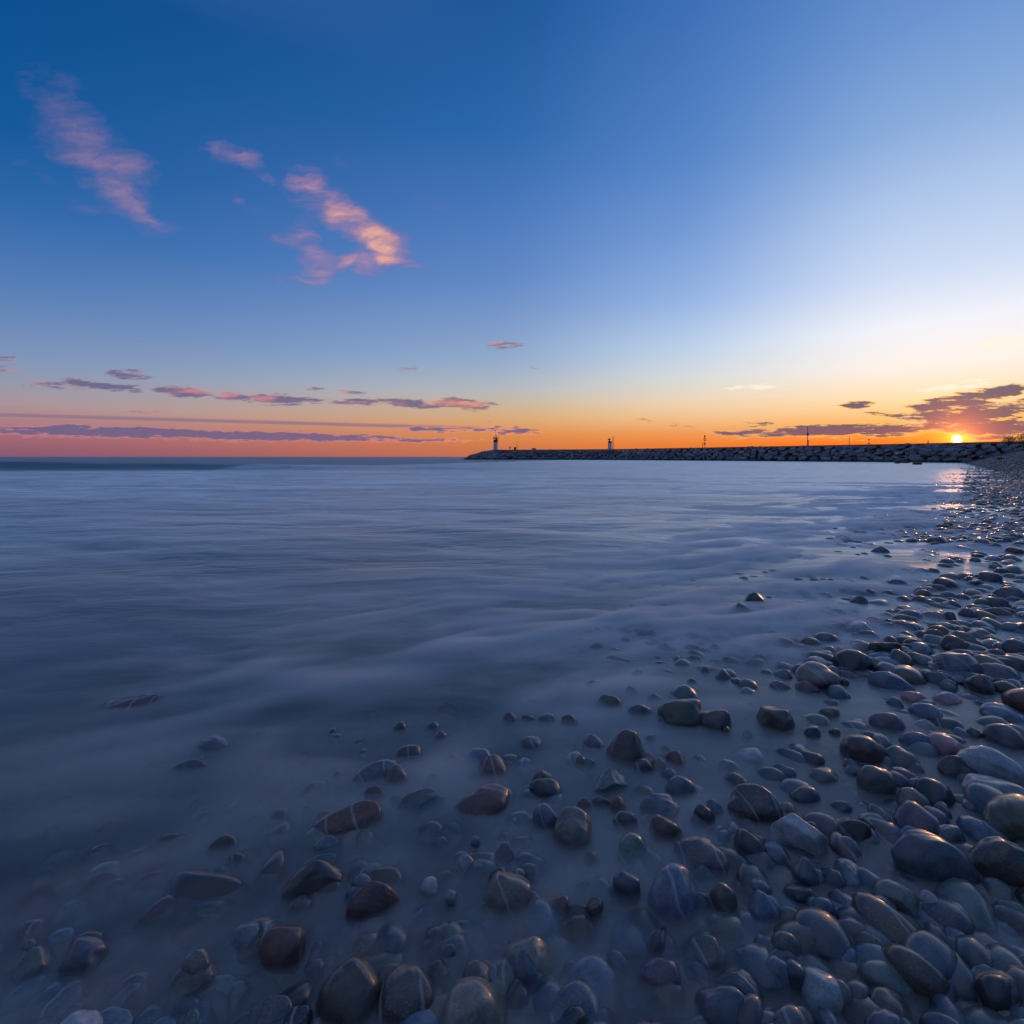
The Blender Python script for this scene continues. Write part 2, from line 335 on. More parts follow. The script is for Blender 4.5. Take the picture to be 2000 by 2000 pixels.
# drifting foam, thick behind the swell on the left and in the wash over the stones
sw = nt.math('SUBTRACT', sp.outputs[1], nt.math('MULTIPLY', sp.outputs[0], .05))
band = nt.math('MULTIPLY', nt.rng(sw, 9, 24, smooth=True), nt.rng(sw, 51, 46, smooth=True))
band = nt.math('MULTIPLY', band, nt.rng(sp.outputs[0], 14, -22, .3, 1))
fo = nt.math('ADD', nt.math('MULTIPLY', nt.rng(s2, .43, .60), .55), nt.math('MULTIPLY', nt.rng(s1, .44, .60), .45))
open_sea = nt.rng(nt.math('ADD', sw, nt.math('MULTIPLY', nt.rng(sp.outputs[0], -30, 20), -150.0)), 52, 46, .05, 1, smooth=True)
ss = nt.math('SUBTRACT', sp.outputs[0], nt.math('MULTIPLY', nt.math('SUBTRACT', sp.outputs[1], 2.9), .9))
wash = nt.rng(ss, -5, 3, smooth=True)
wash = nt.math('MULTIPLY', wash, nt.rng(sp.outputs[1], 2, 10, .08, .9))
foam = nt.math('ADD', nt.math('MULTIPLY', nt.math('MULTIPLY_ADD', fo, .62, .0), nt.math('MULTIPLY', open_sea, nt.rng(sp.outputs[1], 1.2, 10, .12, 1))), nt.math('MULTIPLY', band, nt.math('MULTIPLY_ADD', fo, .62, .25)))
foam = nt.math('ADD', foam, nt.math('MULTIPLY', wash, nt.math('MULTIPLY_ADD', nt.rng(s3, .38, .62), .46, .10)))
lee = nt.math('MULTIPLY', nt.rng(sp.outputs[1], 7, 30, smooth=True), nt.rng(sp.outputs[0], -6, 22, smooth=True))      # foam on the right, whitened further to imitate bright sky sheen
foam = nt.math('ADD', foam, nt.math('MULTIPLY', lee, nt.math('MULTIPLY_ADD', fo, .45, .35)))
gl = nt.n.new('ShaderNodeBsdfGlossy'); gl.inputs['Roughness'].default_value = .38; gl.inputs['Color'].default_value = (1, .98, .93, 1); nt.l.new(NRM, gl.inputs['Normal'])
tr = nt.n.new('ShaderNodeBsdfTransparent')
df = nt.n.new('ShaderNodeBsdfDiffuse'); df.inputs[0].default_value = (.94, .93, .90, 1)
mx1 = nt.n.new('ShaderNodeMixShader'); nt.l.new(nt.math('MULTIPLY', foam, 1.0, clamp=True), mx1.inputs[0]); nt.l.new(tr.outputs[0], mx1.inputs[1]); nt.l.new(df.outputs[0], mx1.inputs[2])
mx2 = nt.n.new('ShaderNodeMixShader'); nt.l.new(nt.math('MULTIPLY', nt.math('MULTIPLY', fr.outputs[0], nt.rng(open_sea, 0, 1, .42, 1)), nt.math('MULTIPLY_ADD', foam, -.30, 1.0)), mx2.inputs[0]); nt.l.new(mx1.outputs[0], mx2.inputs[1]); nt.l.new(gl.outputs[0], mx2.inputs[2])
nt.l.new(mx2.outputs[0], out.inputs[0])
vol = nt.n.new('ShaderNodeVolumePrincipled'); vol.inputs['Color'].default_value = (.34, .46, .56, 1); vol.inputs['Density'].default_value = 12.0
vol.inputs['Anisotropy'].default_value = .2
nt.l.new(vol.outputs[0], out.inputs['Volume'])
WATER = polar('water', .3, 9000, 520, None, m, water_z, bottom=-6, cols=480); tag(WATER, kind='structure')

# spray mist, added so stones fade softly into the wash: a low closed body of even density with a drifting top
from mathutils import noise as mn
m, nt, out = material('sea_spray')
vp = nt.n.new('ShaderNodeVolumePrincipled'); vp.inputs['Color'].default_value = (.90, .93, .96, 1); vp.inputs['Density'].default_value = 11.0; vp.inputs['Anisotropy'].default_value = .25
nt.l.new(vp.outputs[0], out.inputs['Volume'])
def mist_z(X, Y):
    s_ = shore_s(X, Y); f = np.clip((s_+3.6)/4.2, 0, 1); f = f*f*(3-2*f)*np.clip(1-.22*(s_-.3), .42, 1)*np.clip(.34+.66*(Y-1.2)/3.0, .28, 1)
    r = np.hypot(X, Y); f = f*np.clip((34-r)/8, 0, 1)*np.clip((r-.75)/.5, 0, 1)
    nz = np.zeros(X.size)
    for i, (x, y) in enumerate(zip(X.ravel(), Y.ravel())):
        wx = .5*mn.noise((x*.8, y*.8, 3.1)); wy = .3*mn.noise((x*.8, y*.8, 8.3))
        u_, v_ = x*.93+y*.36+wx, y*.93-x*.36+wy
        nz[i] = mn.noise((u_*.30, v_*.8, 2.5))*.45+mn.noise((u_*.9, v_*2.4, .5))*.5+mn.noise((u_*2.4, v_*6, 4.5))*.32
    nz = nz.reshape(X.shape)
    return np.where(f > 0, -.012+f*np.clip(.043+.15*nz, .001, .14), -.02)
SEA_MIST = polar('sea_mist', .6, 36, 330, None, m, mist_z, bottom=-.03, cols=380); tag(SEA_MIST, 'thin pale spray lying low over the cobbles along the shore', 'mist', kind='stuff')

# ================================================================== STONES
def ico(n):
    bm = bmesh.new(); bmesh.ops.create_icosphere(bm, subdivisions=n, radius=1)
    V = np.array([v.co[:] for v in bm.verts]); F = np.array([[v.index for v in f.verts] for f in bm.faces]); bm.free(); return V, F
ICO = {k: ico(k) for k in (1, 2, 3, 4, 5)}
def stone_verts(seed, lev=4, cuts=9, hard=.8, lump=.10, dims=(1, 1, .7), p=2.2, point=0.0, rough=0.0, hr=(.62, .93)):
    r = np.random.RandomState(seed); V = ICO[lev][0].copy()
    Q = np.abs(V)**p; V = V/(Q.sum(1)**(1/p))[:, None]
    for _ in range(5):
        d = r.normal(size=3); d /= np.linalg.norm(d); f = r.uniform(.8, 2.2)
        V *= (1+lump*.5*np.sin(f*(V@d)*2+r.uniform(0, 6.28)))[:, None]
    if point: V[:, :2] *= (1-point*np.clip((V[:, 2]+.2)/1.2, 0, 1)**.9)[:, None]
    for _ in range(cuts):
        d = r.normal(size=3); d /= np.linalg.norm(d); h = r.uniform(*hr)
        t = V@d-h; V -= np.where(t > 0, t*hard, 0)[:, None]*d
    if rough:
        for _ in range(14):
            d = r.normal(size=3)*r.uniform(3, 9); V *= (1+rough*.4*np.sin(V@d+r.uniform(0, 6.28)))[:, None]
    V -= (V.max(0)+V.min(0))/2; V /= (V.max(0)-V.min(0))[None, :]
    return V*np.array(dims)[None, :]

def stone_mat(name, use_attr=False, wet=.22, algae=False):
    m, nt, out = material(name)
    tc = nt.n.new('ShaderNodeTexCoord').outputs['Object']; gp = nt.n.new('ShaderNodeNewGeometry').outputs['Position']
    oi = nt.n.new('ShaderNodeObjectInfo')
    if use_attr:
        at = nt.n.new('ShaderNodeAttribute'); at.attribute_name = 'Col'; base = at.outputs['Color']; vec = gp
        rnd = nt.n.new('ShaderNodeSeparateColor'); nt.l.new(base, rnd.inputs[0]); rv = nt.math('FRACT', nt.math('MULTIPLY', rnd.outputs[0], 97.0))
    else:
        base = oi.outputs['Color']; rv = oi.outputs['Random']
        vec = nt.vmath('ADD', tc, nt.vmath('SCALE', (7.1, 3.3, 5.7), nt.math('MULTIPLY', rv, 20.0)))
    sc = 1.0 if not algae else .06
    n1 = nt.noise(vec, 26*sc, 5, .65); n2 = nt.noise(vec, 190*sc, 3, .7); n3 = nt.noise(vec, 9*sc, 3, .5)
    f = nt.math('MULTIPLY_ADD', nt.rng(n1, .3, .7), .75, .6)
    c = nt.mix(1.0, base, nt.n.new('ShaderNodeCombineColor').outputs[0], 'MULTIPLY')
    cc = nt.n.new('ShaderNodeCombineColor'); [nt.l.new(f, cc.inputs[k]) for k in range(3)]
    c = nt.mix(1.0, base, cc.outputs[0], 'MULTIPLY')
    c = nt.mix(nt.math('MULTIPLY', nt.rng(n2, .56, .68), nt.math('MULTIPLY', nt.rng(rv, .2, .9), .75)), c, (.20, .21, .22))      # pale mineral flecks
    c = nt.mix(nt.math('MULTIPLY', nt.rng(n2, .44, .34), .6), c, (.02, .02, .022))
    # a quartz vein on some
    wv_ = nt.n.new('ShaderNodeTexWave'); nt.l.new(nt.mapping(vec, rot=(.6, .4, .2)), wv_.inputs['Vector']); wv_.inputs['Scale'].default_value = 3.2*sc
    wv_.inputs['Distortion'].default_value = 5; wv_.inputs['Detail'].default_value = 3
    vein = nt.math('MULTIPLY', nt.rng(wv_.outputs['Fac'], .975, .998), nt.math('MULTIPLY', nt.math('GREATER_THAN', rv, .8), .35))
    c = nt.mix(vein, c, (.45, .44, .42))
    c = nt.mix(nt.math('MULTIPLY', nt.rng(n3, .5, .7), .35), c, (.085, .075, .065))    # brown film
    if algae:
        z = nt.n.new('ShaderNodeSeparateXYZ'); nt.l.new(gp, z.inputs[0])
        zz = nt.math('ADD', z.outputs[2], nt.math('MULTIPLY', nt.math('SUBTRACT', n3, .5), 1.2))
        c = nt.mix(nt.rng(zz, .9, .35, smooth=True), c, (.045, .055, .028))
    b = nt.n.new('ShaderNodeBump'); b.inputs['Strength'].default_value = .45 if not algae else .8; b.inputs['Distance'].default_value = .006 if not algae else .12
    nt.l.new(nt.math('ADD', nt.math('MULTIPLY', n1, .7), nt.math('MULTIPLY', n2, .3)), b.inputs['Height'])
    ro = nt.math('MULTIPLY_ADD', n1, .35, wet)
    pr = principled(nt, out, Base_Color=c, Roughness=ro, Normal=b.outputs[0])
    if not algae: pr.inputs['Coat Weight'].default_value = .6; pr.inputs['Coat Roughness'].default_value = .2
    return m
M_COB = stone_mat('wet_cobble_stone'); M_BED = stone_mat('wet_cobble_bed', True); M_ARM = stone_mat('armour_rock', False, .55, True); M_ARMS = stone_mat('armour_rock_field', True, .55, True)

CK = {'s': ((.085, .11, .145), 'slate-grey'), 'b': ((.13, .18, .25), 'blue-grey'), 'd': ((.03, .034, .042), 'near-black'), 'n': ((.105, .08, .07), 'brown'),
      'r': ((.15, .055, .05), 'dark red'), 'k': ((.46, .24, .26), 'pink'), 't': ((.24, .20, .165), 'tan'), 'w': ((.40, .42, .45), 'pale'),
      'o': ((.10, .105, .07), 'olive'), 'p': ((.13, .09, .125), 'purplish'), 'g': ((.15, .18, .165), 'green-grey')}
# (x0, x1, ytop, prominence, colour, shape, landmark phrase, own label) in the photo quarter crops, 3.864 crop px per photo px
A_ = [(1080,1260,10,1,'b',''),(1300,1440,100,1,'s',''),(1415,1505,178,2,'s','p'),(1640,1750,260,1,'b',''),(1680,1870,278,1,'s',''),(1185,1430,320,2,'b','f'),
 (1110,1495,415,3,'o','m'),(1400,1650,482,3,'n','','','brown dome cobble with a pale top, right behind the humped olive cobble'),(615,835,390,2,'o',''),(985,1160,378,1,'s','f'),(860,1070,448,2,'s',''),(510,700,275,1,'n','f'),(190,340,525,2,'s',''),
 (365,500,533,2,'d','t'),(60,200,535,1,'s',''),(1100,1200,548,1,'s',''),(715,1025,642,3,'n','pt'),(920,1080,850,2,'p','t'),(1000,1105,680,1,'n',''),(540,700,688,2,'b','t'),
 (1150,1330,815,2,'r','f'),(1730,1815,635,2,'w','p'),(490,640,862,1,'s','f'),(50,240,700,1,'s',''),(145,345,950,2,'s',''),(125,375,1020,2,'d',''),(160,350,1195,3,'b','t'),
 (310,600,1262,3,'t','t'),(590,870,960,2,'g','c'),(1090,1260,930,1,'s',''),(680,890,1148,2,'r','p'),(590,760,1125,1,'s',''),(950,1270,1155,2,'b',''),(1160,1400,1005,2,'b','t'),
 (765,950,1262,2,'d','t'),(1030,1280,1298,3,'r',''),(1380,1530,1207,3,'d',''),(1470,1590,1175,2,'b',''),(1640,2000,1075,3,'n','m'),(1600,1820,985,1,'s','f'),(790,1015,1418,3,'g','tt'),
 (1240,1640,1485,2,'p','f'),(1660,1920,1398,3,'d',''),(1560,1660,1405,1,'b',''),(765,965,1725,3,'s','t'),(1025,1420,1680,3,'b','t'),(1505,1690,1798,3,'n','t'),(1790,1960,1760,2,'b',''),
 (1780,1990,1860,3,'b',''),(165,430,1848,2,'r','m'),(0,105,1690,2,'s',''),(560,690,1900,3,'n',''),(1690,1890,1650,1,'b',''),(1700,1910,785,1,'w',''),(1530,1720,870,1,'w','')]
B_ = [(510,775,50,3,'d',''),(790,990,-15,3,'d','c'),(1060,1240,0,2,'w',''),(1285,1580,72,3,'s','f'),(1450,1650,8,2,'s',''),(1775,1960,-20,3,'d',''),(1640,1750,88,1,'s',''),
 (1600,1875,160,1,'s','f'),(770,1000,118,1,'b','f'),(920,1090,103,1,'s','f'),(175,330,163,2,'p',''),(215,480,170,3,'t','m'),(35,180,195,2,'s',''),(0,185,285,1,'p','f'),(205,385,285,2,'r',''),
 (430,630,320,2,'s',''),(930,1170,180,2,'o','f'),(785,1090,228,2,'b','l'),(1195,1400,208,2,'s',''),(1310,1420,308,1,'s','f'),(1515,1690,240,3,'n','t'),(1450,1530,268,1,'d',''),
 (1700,1810,262,1,'s',''),(1700,1870,290,2,'d',''),(1785,2050,335,3,'r','f'),(1020,1190,365,2,'k','f'),(1240,1450,370,1,'k','f'),(1640,1940,472,1,'b',''),(-60,190,475,3,'n','c'),
 (385,540,480,2,'t',''),(780,1040,520,2,'p',''),(1100,1280,577,1,'w',''),(1675,1930,615,3,'p',''),(275,400,615,2,'s','t'),(570,880,685,3,'n',''),(1015,1285,672,2,'b','l'),
 (1225,1450,682,3,'k',''),(885,1130,797,2,'s',''),(1455,1910,785,3,'w','l'),(1285,1520,838,3,'d',''),(555,735,912,1,'s',''),(700,950,920,3,'g','t'),(945,1140,955,2,'p',''),
 (330,430,935,1,'t',''),(50,210,920,1,'s','f'),(150,370,1062,2,'s',''),(460,620,1172,1,'s','f'),(985,1215,1085,3,'t',''),(1200,1390,1052,1,'w','t'),(1540,2100,1035,2,'w','fl'),
 (1465,1665,1175,1,'s',''),(1655,2100,1150,3,'o','t'),(1140,1370,1240,2,'s','f'),(15,400,1272,3,'w','c'),(520,750,1297,3,'d',''),(700,820,1310,1,'d','t'),(975,1190,1382,2,'b','f'),
 (1258,1475,1360,3,'s','t'),(1470,1770,1320,2,'b',''),(980,1540,1450,3,'s','l'),(1580,2150,1490,3,'n','l'),(195,380,1605,3,'s','pt'),(-40,155,1505,2,'b',''),(480,760,1660,1,'b','f'),
 (815,1110,1788,3,'g',''),(1110,1330,1855,3,'w',''),(1480,1680,1855,2,'b','p'),(110,390,1800,1,'d',''),(440,660,1860,1,'s','')]
C_ = [(0,245,1145,1,'r',''),(270,570,1045,1,'g','f'),(345,555,1175,1,'g',''),(430,960,1210,2,'r','L'),(805,1005,1072,2,'d','t'),(720,1130,900,1,'s','L'),(930,1185,915,2,'t','t'),(1045,1290,768,1,'d',''),
 (1000,1100,1135,1,'b',''),(960,1430,1120,1,'s','L'),(440,630,1435,2,'b','t'),(720,950,1420,1,'g',''),(0,370,1350,1,'g',''),(200,650,1620,3,'n','pL'),(700,1100,1778,3,'r','L'),
 (1240,1370,1745,2,'w',''),(1480,1690,1570,1,'w','pt'),(1420,1515,1845,2,'w',''),(1720,2080,1705,3,'t','f'),(1650,1915,838,2,'r',''),(1580,1780,790,1,'b',''),(1490,1910,1085,1,'r','f'),
 (565,730,950,1,'s',''),(1380,1530,525,0,'k',''),(1580,1770,560,0,'n',''),(1330,1560,410,0,'d','f'),(1620,1690,1440,1,'b','')]
D_ = [(610,1200,425,1,'r','L'),(1420,1790,715,1,'b',''),(1150,1560,890,1,'s','L'),(1160,1460,1435,1,'r','L'),(1480,1860,1445,2,'d','p'),(690,920,1350,1,'r','f'),(530,900,1545,1,'s',''),
 (630,1010,1665,1,'g',''),(140,450,1725,1,'b',''),(370,690,1300,0,'b','f'),(940,1110,835,0,'n',''),(1150,1900,1760,1,'d',''),(0,100,1405,1,'s','')]
E_ = [(787,920,632,3,'s',''),(1210,1345,558,3,'n',''),(1030,1120,572,2,'s',''),(680,780,680,1,'s',''),(860,950,697,2,'s',''),(410,550,875,2,'s','p'),(530,620,945,2,'n',''),(610,740,998,3,'n',''),
 (380,485,977,2,'w','f'),(720,820,952,2,'s','t'),(845,945,960,2,'n','f'),(930,1070,885,2,'s','c'),(1250,1430,870,3,'n','f'),(1410,1525,835,3,'o',''),(1505,1620,880,3,'d',''),(1590,1755,825,3,'s',''),
 (1220,1370,915,2,'p',''),(1095,1220,957,2,'n',''),(1085,1220,1005,2,'p',''),(1110,1230,888,1,'s',''),(1725,1905,935,3,'s',''),(1655,1800,1015,3,'s',''),(1790,1910,1005,2,'s',''),(1615,1720,1003,1,'s','f'),
 (1175,1330,1113,2,'w',''),(1265,1430,1205,2,'t',''),(1185,1325,1253,3,'n',''),(1325,1440,1258,2,'s',''),(1540,1715,1193,2,'b',''),(1755,1920,1207,2,'s',''),(1640,1820,1085,2,'n','f'),(1290,1360,1055,2,'n',''),
 (755,870,1160,2,'d','f'),(395,585,1192,1,'s',''),(590,770,1198,2,'w',''),(350,540,1280,2,'s','f'),(260,395,1236,1,'n',''),(225,415,1310,2,'n',''),(620,700,1275,2,'w','p'),(970,1165,1298,1,'s','f'),(1380,1600,1305,1,'s','f'),
 (940,1030,1082,2,'d','f'),(1010,1160,1158,1,'n','f'),(1850,1935,880,2,'b',''),(1860,1940,600,3,'d',''),(1560,1680,578,3,'s',''),(1640,1720,600,2,'t',''),(1800,1920,640,3,'n',''),(1715,1800,695,3,'s','p'),
 (1790,1910,698,3,'w','f'),(1220,1290,655,2,'n',''),(1225,1310,685,2,'s',''),(1500,1580,615,2,'t','f'),(1380,1500,710,2,'t','f'),(1290,1400,728,1,'s',''),(1110,1210,650,1,'s',''),(1780,1880,545,2,'s','f'),
 (1680,1740,415,3,'d',''),(1740,1830,415,2,'w','f'),(1830,1900,380,3,'d',''),(1640,1710,470,2,'s',''),(1420,1500,512,2,'s',''),(1380,1430,482,2,'s',''),(1700,1830,795,2,'s','f'),(1160,1230,845,1,'p',''),
 (850,960,805,1,'n',''),(1040,1140,820,1,'s',''),(1340,1420,618,1,'s','f'),(1370,1480,620,1,'s','f')]
LM = {('A',6): ('the humped olive cobble', 'big olive humped cobble with one small orange-lit bump, clear of the wash'),
      ('A',16): ('the tall pointed brown cobble', 'tallest pointed cobble, brown with a dark red tip, standing out of the wash'),
      ('A',40): ('the speckled upright cobble', 'tall speckled green-grey cobble standing upright near the bottom, orange light on its right edge'),
      ('A',45): ('the big smooth blue egg cobble', 'big smooth blue-grey egg-shaped cobble near the bottom centre of the photo'),
      ('A',27): ('the split-topped tan cobble', 'speckled tan cobble with a split, orange-lit top in the bottom middle'),
      ('B',0): ('the veined black boulder', 'rounded near-black cobble with a pale vein, standing behind all the large foreground stones'),
      ('B',3): ('the striped grey cobble', 'broad grey cobble with pale stripes along its flat top, far right'),
      ('B',34): ('the big brown loaf cobble', 'big brown loaf-shaped cobble right of centre, left of the pink cobble'),
      ('B',36): ('the pink cobble', 'bright pink lumpy cobble, the only clearly pink stone standing out on the right'),
      ('B',38): ('the long pale slanting cobble', 'long pale blue cobble slanting down to the right, below the pink one'),
      ('B',41): ('the speckled round cobble', 'round green-grey cobble covered in pale speckles, right of centre'),
      ('B',51): ('the mossy cobble', 'big mossy olive cobble cut by the right edge of the photo'),
      ('B',53): ('the blue-white cobble', 'pale blue-white smooth blocky cobble beside a near-black one'),
      ('B',59): ('the long dark slab', 'longest dark slate cobble, a smooth slab sloping down to the right'),
      ('B',60): ('the brown ridged boulder', 'large brown cobble with a ridged top in the lower right corner'),
      ('C',3): ('the long dark red cobble', 'long dark red cobble lying left to right, left of the bottom centre'),
      ('C',13): ('the striated brown cobble', 'pointed brown cobble with streaked sides at the bottom left of centre'),
      ('C',6): ('the tan thumb-shaped cobble', 'tan thumb-shaped cobble leaning over a near-black one, left of centre'),
      ('D',0): ('the lone sunken red slab', 'long dark red slab lying alone under the water on the far left'),
      ('D',4): ('the black pointed cobble', 'near-black pointed cobble in the lower left, beside a dark red one'),
      ('E',1): ('the brown dome in the far wash', 'brown dome-shaped cobble standing highest in the far wash, upper right'),
      ('E',13): ('the olive dome', 'olive dome-shaped cobble between a near-black and a wide brown one, far right')}
specs = []
for nm, lst, ox, oy in (('A', A_, 1000, 1250), ('B', B_, 1500, 1250), ('C', C_, 500, 1250), ('D', D_, 0, 1250), ('E', E_, 1500, 900)):
    for i, t in enumerate(lst):
        x0, x1, yt, pr, ck, sh = t[:6]
        specs.append(dict(px=(x0+x1)/2/3.864+ox, w=(x1-x0)/3.864, yt=yt/3.864+oy, p=pr, c=ck, sh=sh, lm=LM.get((nm, i))))
PZ = {0: -.008, 1: .028, 2: .042, 3: .064}
placed = []
def place(sp):
    px, wpx, yt, pr, sh = sp['px'], sp['w'], sp['yt'], sp['p'], sp['sh']
    zt = PZ[pr]*min(1.5, max(.7, wpx*(HC*1000/(yt-HOR))/1000/.15))
    if 't' in sh: zt *= 1.25
    if yt < 1745: zt -= .026*min(1, max(0, (880-px)/350))        # the bed falls away to the left, stones lie deeper there
    Y = (HC-zt)*1000/(yt-HOR)*.985; Wd = wpx*Y/1000*1.04
    Y += 0.0; X = (px-1000)/1000*Y
    hr = .62; dr = random.uniform(.72, .95)
    if 'f' in sh: hr = .38
    if 't' in sh: hr = .85
    if 'tt' in sh: hr = 1.15
    if 'l' in sh or 'L' in sh: hr = .42; dr = .5
    H = Wd*hr
    bz = float(bed_z(np.array([X]), np.array([Y]))[0]); H = min(max(H, (zt-bz)*.85), Wd*1.15)
    sp.update(X=X, Y=Y, Wd=Wd, Dp=Wd*dr, H=H, zt=zt); placed.append(sp)
for sp in specs: place(sp)
n_hero = len(placed)
# further cobbles, on the ground between and beyond them, down to the camera's feet
def free(X, Y, r):
    for q in placed:
        if (q['X']-X)**2+(q['Y']-Y)**2 < ((q['Wd']/2+r)*.80)**2: return False
    return True
cks = 'ssssbbbddnnnrppttwogg'
def rand_stones(n, xr, yr, wr, pw, tries=4000):
    k = 0
    for _ in range(tries):
        if k >= n: break
        px = random.uniform(*xr); row = random.uniform(*yr); X, Y = W(px, row)
        s = float(shore_s(np.array([X]), np.array([Y]))[0])
        if s < -.4: continue
        wpx = random.uniform(*wr)*1000/Y
        if not free(X, Y, wpx*Y/2000): continue
        place(dict(px=px, w=wpx, yt=row, p=random.choice(pw), c=random.choice(cks), sh=random.choice(['', '', 't', 'f', '', 'm']), lm=None)); k += 1
    return k
rand_stones(34, (20, 1990), (1762, 2010), (.085, .19), (1, 2, 3, 3))
rand_stones(26, (500, 2000), (1300, 1760), (.05, .09), (1, 1, 2))
rand_stones(300-len(placed), (1380, 2005), (985, 1300), (.12, .26), (1, 2, 2, 3))

def make_cobble(sp, i):
    sh = sp['sh']; lev = 5 if sp['w'] > 70 else 4
    V = stone_verts(1000+i, lev, cuts=random.choice((4, 6, 8)) if 'c' not in sh else 12, hard=.55 if 'c' not in sh else .85, lump=.10 if 'm' not in sh else .26,
                    dims=(sp['Wd'], sp['Dp'], sp['H']), p=2.15 if 'c' not in sh else 3.2, point=.55 if 'p' in sh else 0, rough=.012)
    M = Euler((random.uniform(-.12, .12), 0, 0)).to_matrix()
    if 'l' in sh: M = Euler((0, .36, -.35)).to_matrix()
    elif 'L' in sh: M = Euler((0, -.22, .35)).to_matrix()
    else: M = Euler((random.uniform(-.15, .15), random.uniform(-.18, .18), random.uniform(-.3, .3))).to_matrix()
    V = V@np.array(M).T
    o = mesh_obj('cobble', V.tolist(), ICO[lev][1].tolist(), M_COB)
    o.location = (sp['X'], sp['Y'], sp['zt']-V[:, 2].max())
    base = CK[sp['c']][0]; f = random.uniform(.45, .85)
    o.color = (*[v*f*random.uniform(.93, 1.07) for v in base], 1)
    return o
cob = [make_cobble(sp, i) for i, sp in enumerate(placed)]
# ---- labels: own look, then its nearest landmark stone
marks = [(sp, sp['lm'][0]) for sp in placed if sp['lm']]
def relation(sp, m):
    dxp, dyp = sp['px']-m['px'], sp['yt']-m['yt']
    d = math.hypot(dxp, dyp); near = 'just ' if d < 75 else ''
    a = math.degrees(math.atan2(-dyp, dxp))
    if -35 < a <= 35: t = 'right of'
    elif 35 < a <= 70: t = 'behind and right of'
    elif 70 < a <= 110: t = 'behind'
    elif 110 < a <= 145: t = 'behind and left of'
    elif a > 145 or a <= -145: t = 'left of'
    elif -145 < a <= -110: t = 'in front and left of'
    elif -110 < a <= -70: t = 'in front of'
    else: t = 'in front and right of'
    return near+t, d
used = {}
def shape_word(sp):
    sh = sp['sh']
    if 'p' in sh: return 'pointed'
    if 'l' in sh or 'L' in sh: return 'long'
    if 'f' in sh: return 'flat'
    if 't' in sh: return 'tall'
    if 'c' in sh: return 'blocky'
    if 'm' in sh: return 'lumpy'
    return 'rounded'
for sp, o in zip(placed, cob):
    if sp['lm']: lab = sp['lm'][1]
    else:
        size = 'small' if sp['w'] < 30 else ('' if sp['w'] < 62 else 'large')
        veil = {0: 'sunken', 1: 'half-drowned', 2: 'misted', 3: 'exposed'}[sp['p']]
        head = ' '.join(x for x in (size, veil, CK[sp['c']][1], shape_word(sp), 'cobble') if x)
        ms = sorted(marks, key=lambda t: relation(sp, t[0])[1])
        cands = []
        for t in ms[:6]: cands.append(head+' '+relation(sp, t[0])[0]+' '+t[1])
        if sp['yt'] > 1750: cands.insert(0, head+' along the bottom edge, '+relation(sp, ms[0][0])[0]+' '+ms[0][1])
        lab = next((c for c in cands if c not in used and len(c.split()) <= 16), None)
        if lab is None:
            t = ms[0]; k = 2
            lab = cands[0]
            for a in ('smaller', 'darker', 'farther', 'nearer'):
                c2 = cands[0].replace(head, a+' '+head)
                if c2 not in used: lab = c2; break
    used[lab] = 1
    tag(o, lab, 'cobble', 'wet cobbles along the waterline')

# ---- the uncountable rest of the shingle, one object
def field(name, items, mat):
    Vs, Fs, Cs, off = [], [], [], 0
    base = {l: [stone_verts(50+k, l, 5, .6, .12, (1, 1, 1)) for k in range(10)] for l in (1, 2, 3)}
    for (X, Y, Z, wd, dp, h, l, col) in items:
        V = base[l][random.randrange(10)]*np.array([wd, dp, h]); a = random.uniform(0, 6.28)
        c, s = math.cos(a), math.sin(a)
        V = V@np.array([[c, s, 0], [-s, c, 0], [0, 0, 1]])+np.array([X, Y, Z])
        F = ICO[l][1]+off; off += len(V); Vs.append(V); Fs.append(F); Cs.append(np.tile(np.array([*col, 1.]), (len(V), 1)))
    V = np.vstack(Vs); F = np.vstack(Fs); C = np.vstack(Cs)
    me = bpy.data.meshes.new(name); me.vertices.add(len(V)); me.vertices.foreach_set('co', V.ravel())
    me.loops.add(F.size); me.loops.foreach_set('vertex_index', F.ravel().astype(np.int32))
    me.polygons.add(len(F)); me.polygons.foreach_set('loop_start', np.arange(0, F.size, 3, dtype=np.int32)); me.polygons.foreach_set('loop_total', np.full(len(F), 3, dtype=np.int32))
    me.polygons.foreach_set('use_smooth', np.ones(len(F), dtype=bool))
    me.update(calc_edges=True)
    at = me.color_attributes.new('Col', 'FLOAT_COLOR', 'POINT'); at.data.foreach_set('color', C.ravel())
    me.materials.append(mat); return link(bpy.data.objects.new(name, me))
def rcol():
    b = CK[random.choice('sssssbbbbdddnnpptgg')][0]; f = random.uniform(.4, .8); return [v*f for v in b]
items = []
def scatter(n, xr, yr, wr, lev, smin, smax, lift, log=True):
    k = 0; t = 0
    while k < n and t < n*12:
        t += 1
        row = HOR+math.exp(random.uniform(math.log(yr[0]-HOR), math.log(yr[1]-HOR))) if log else random.uniform(*yr)
        px = random.uniform(*xr); X, Y = W(px, row)
        s = float(shore_s(np.array([X]), np.array([Y]))[0])
        if s < smin or s > smax: continue
        wd = random.uniform(*wr); z = float(bed_z(np.array([X]), np.array([Y]))[0]); h = wd*random.uniform(.5, .8)
        zt_ = (random.uniform(-.07, .006)+.013*min(s, 3.7) if Y < 3.2 else random.uniform(-.06, .015)+.018*min(s, 3.7))+max(0, z+.037)+.1*random.random()**3*(s > 1.5)*.4
        h = max(h, (zt_-z)*.8); zc = zt_-h/2 if Y < 60 else z+h*.3
        items.append((X, Y, zc, wd, wd*random.uniform(.65, 1), h, lev, rcol())); k += 1
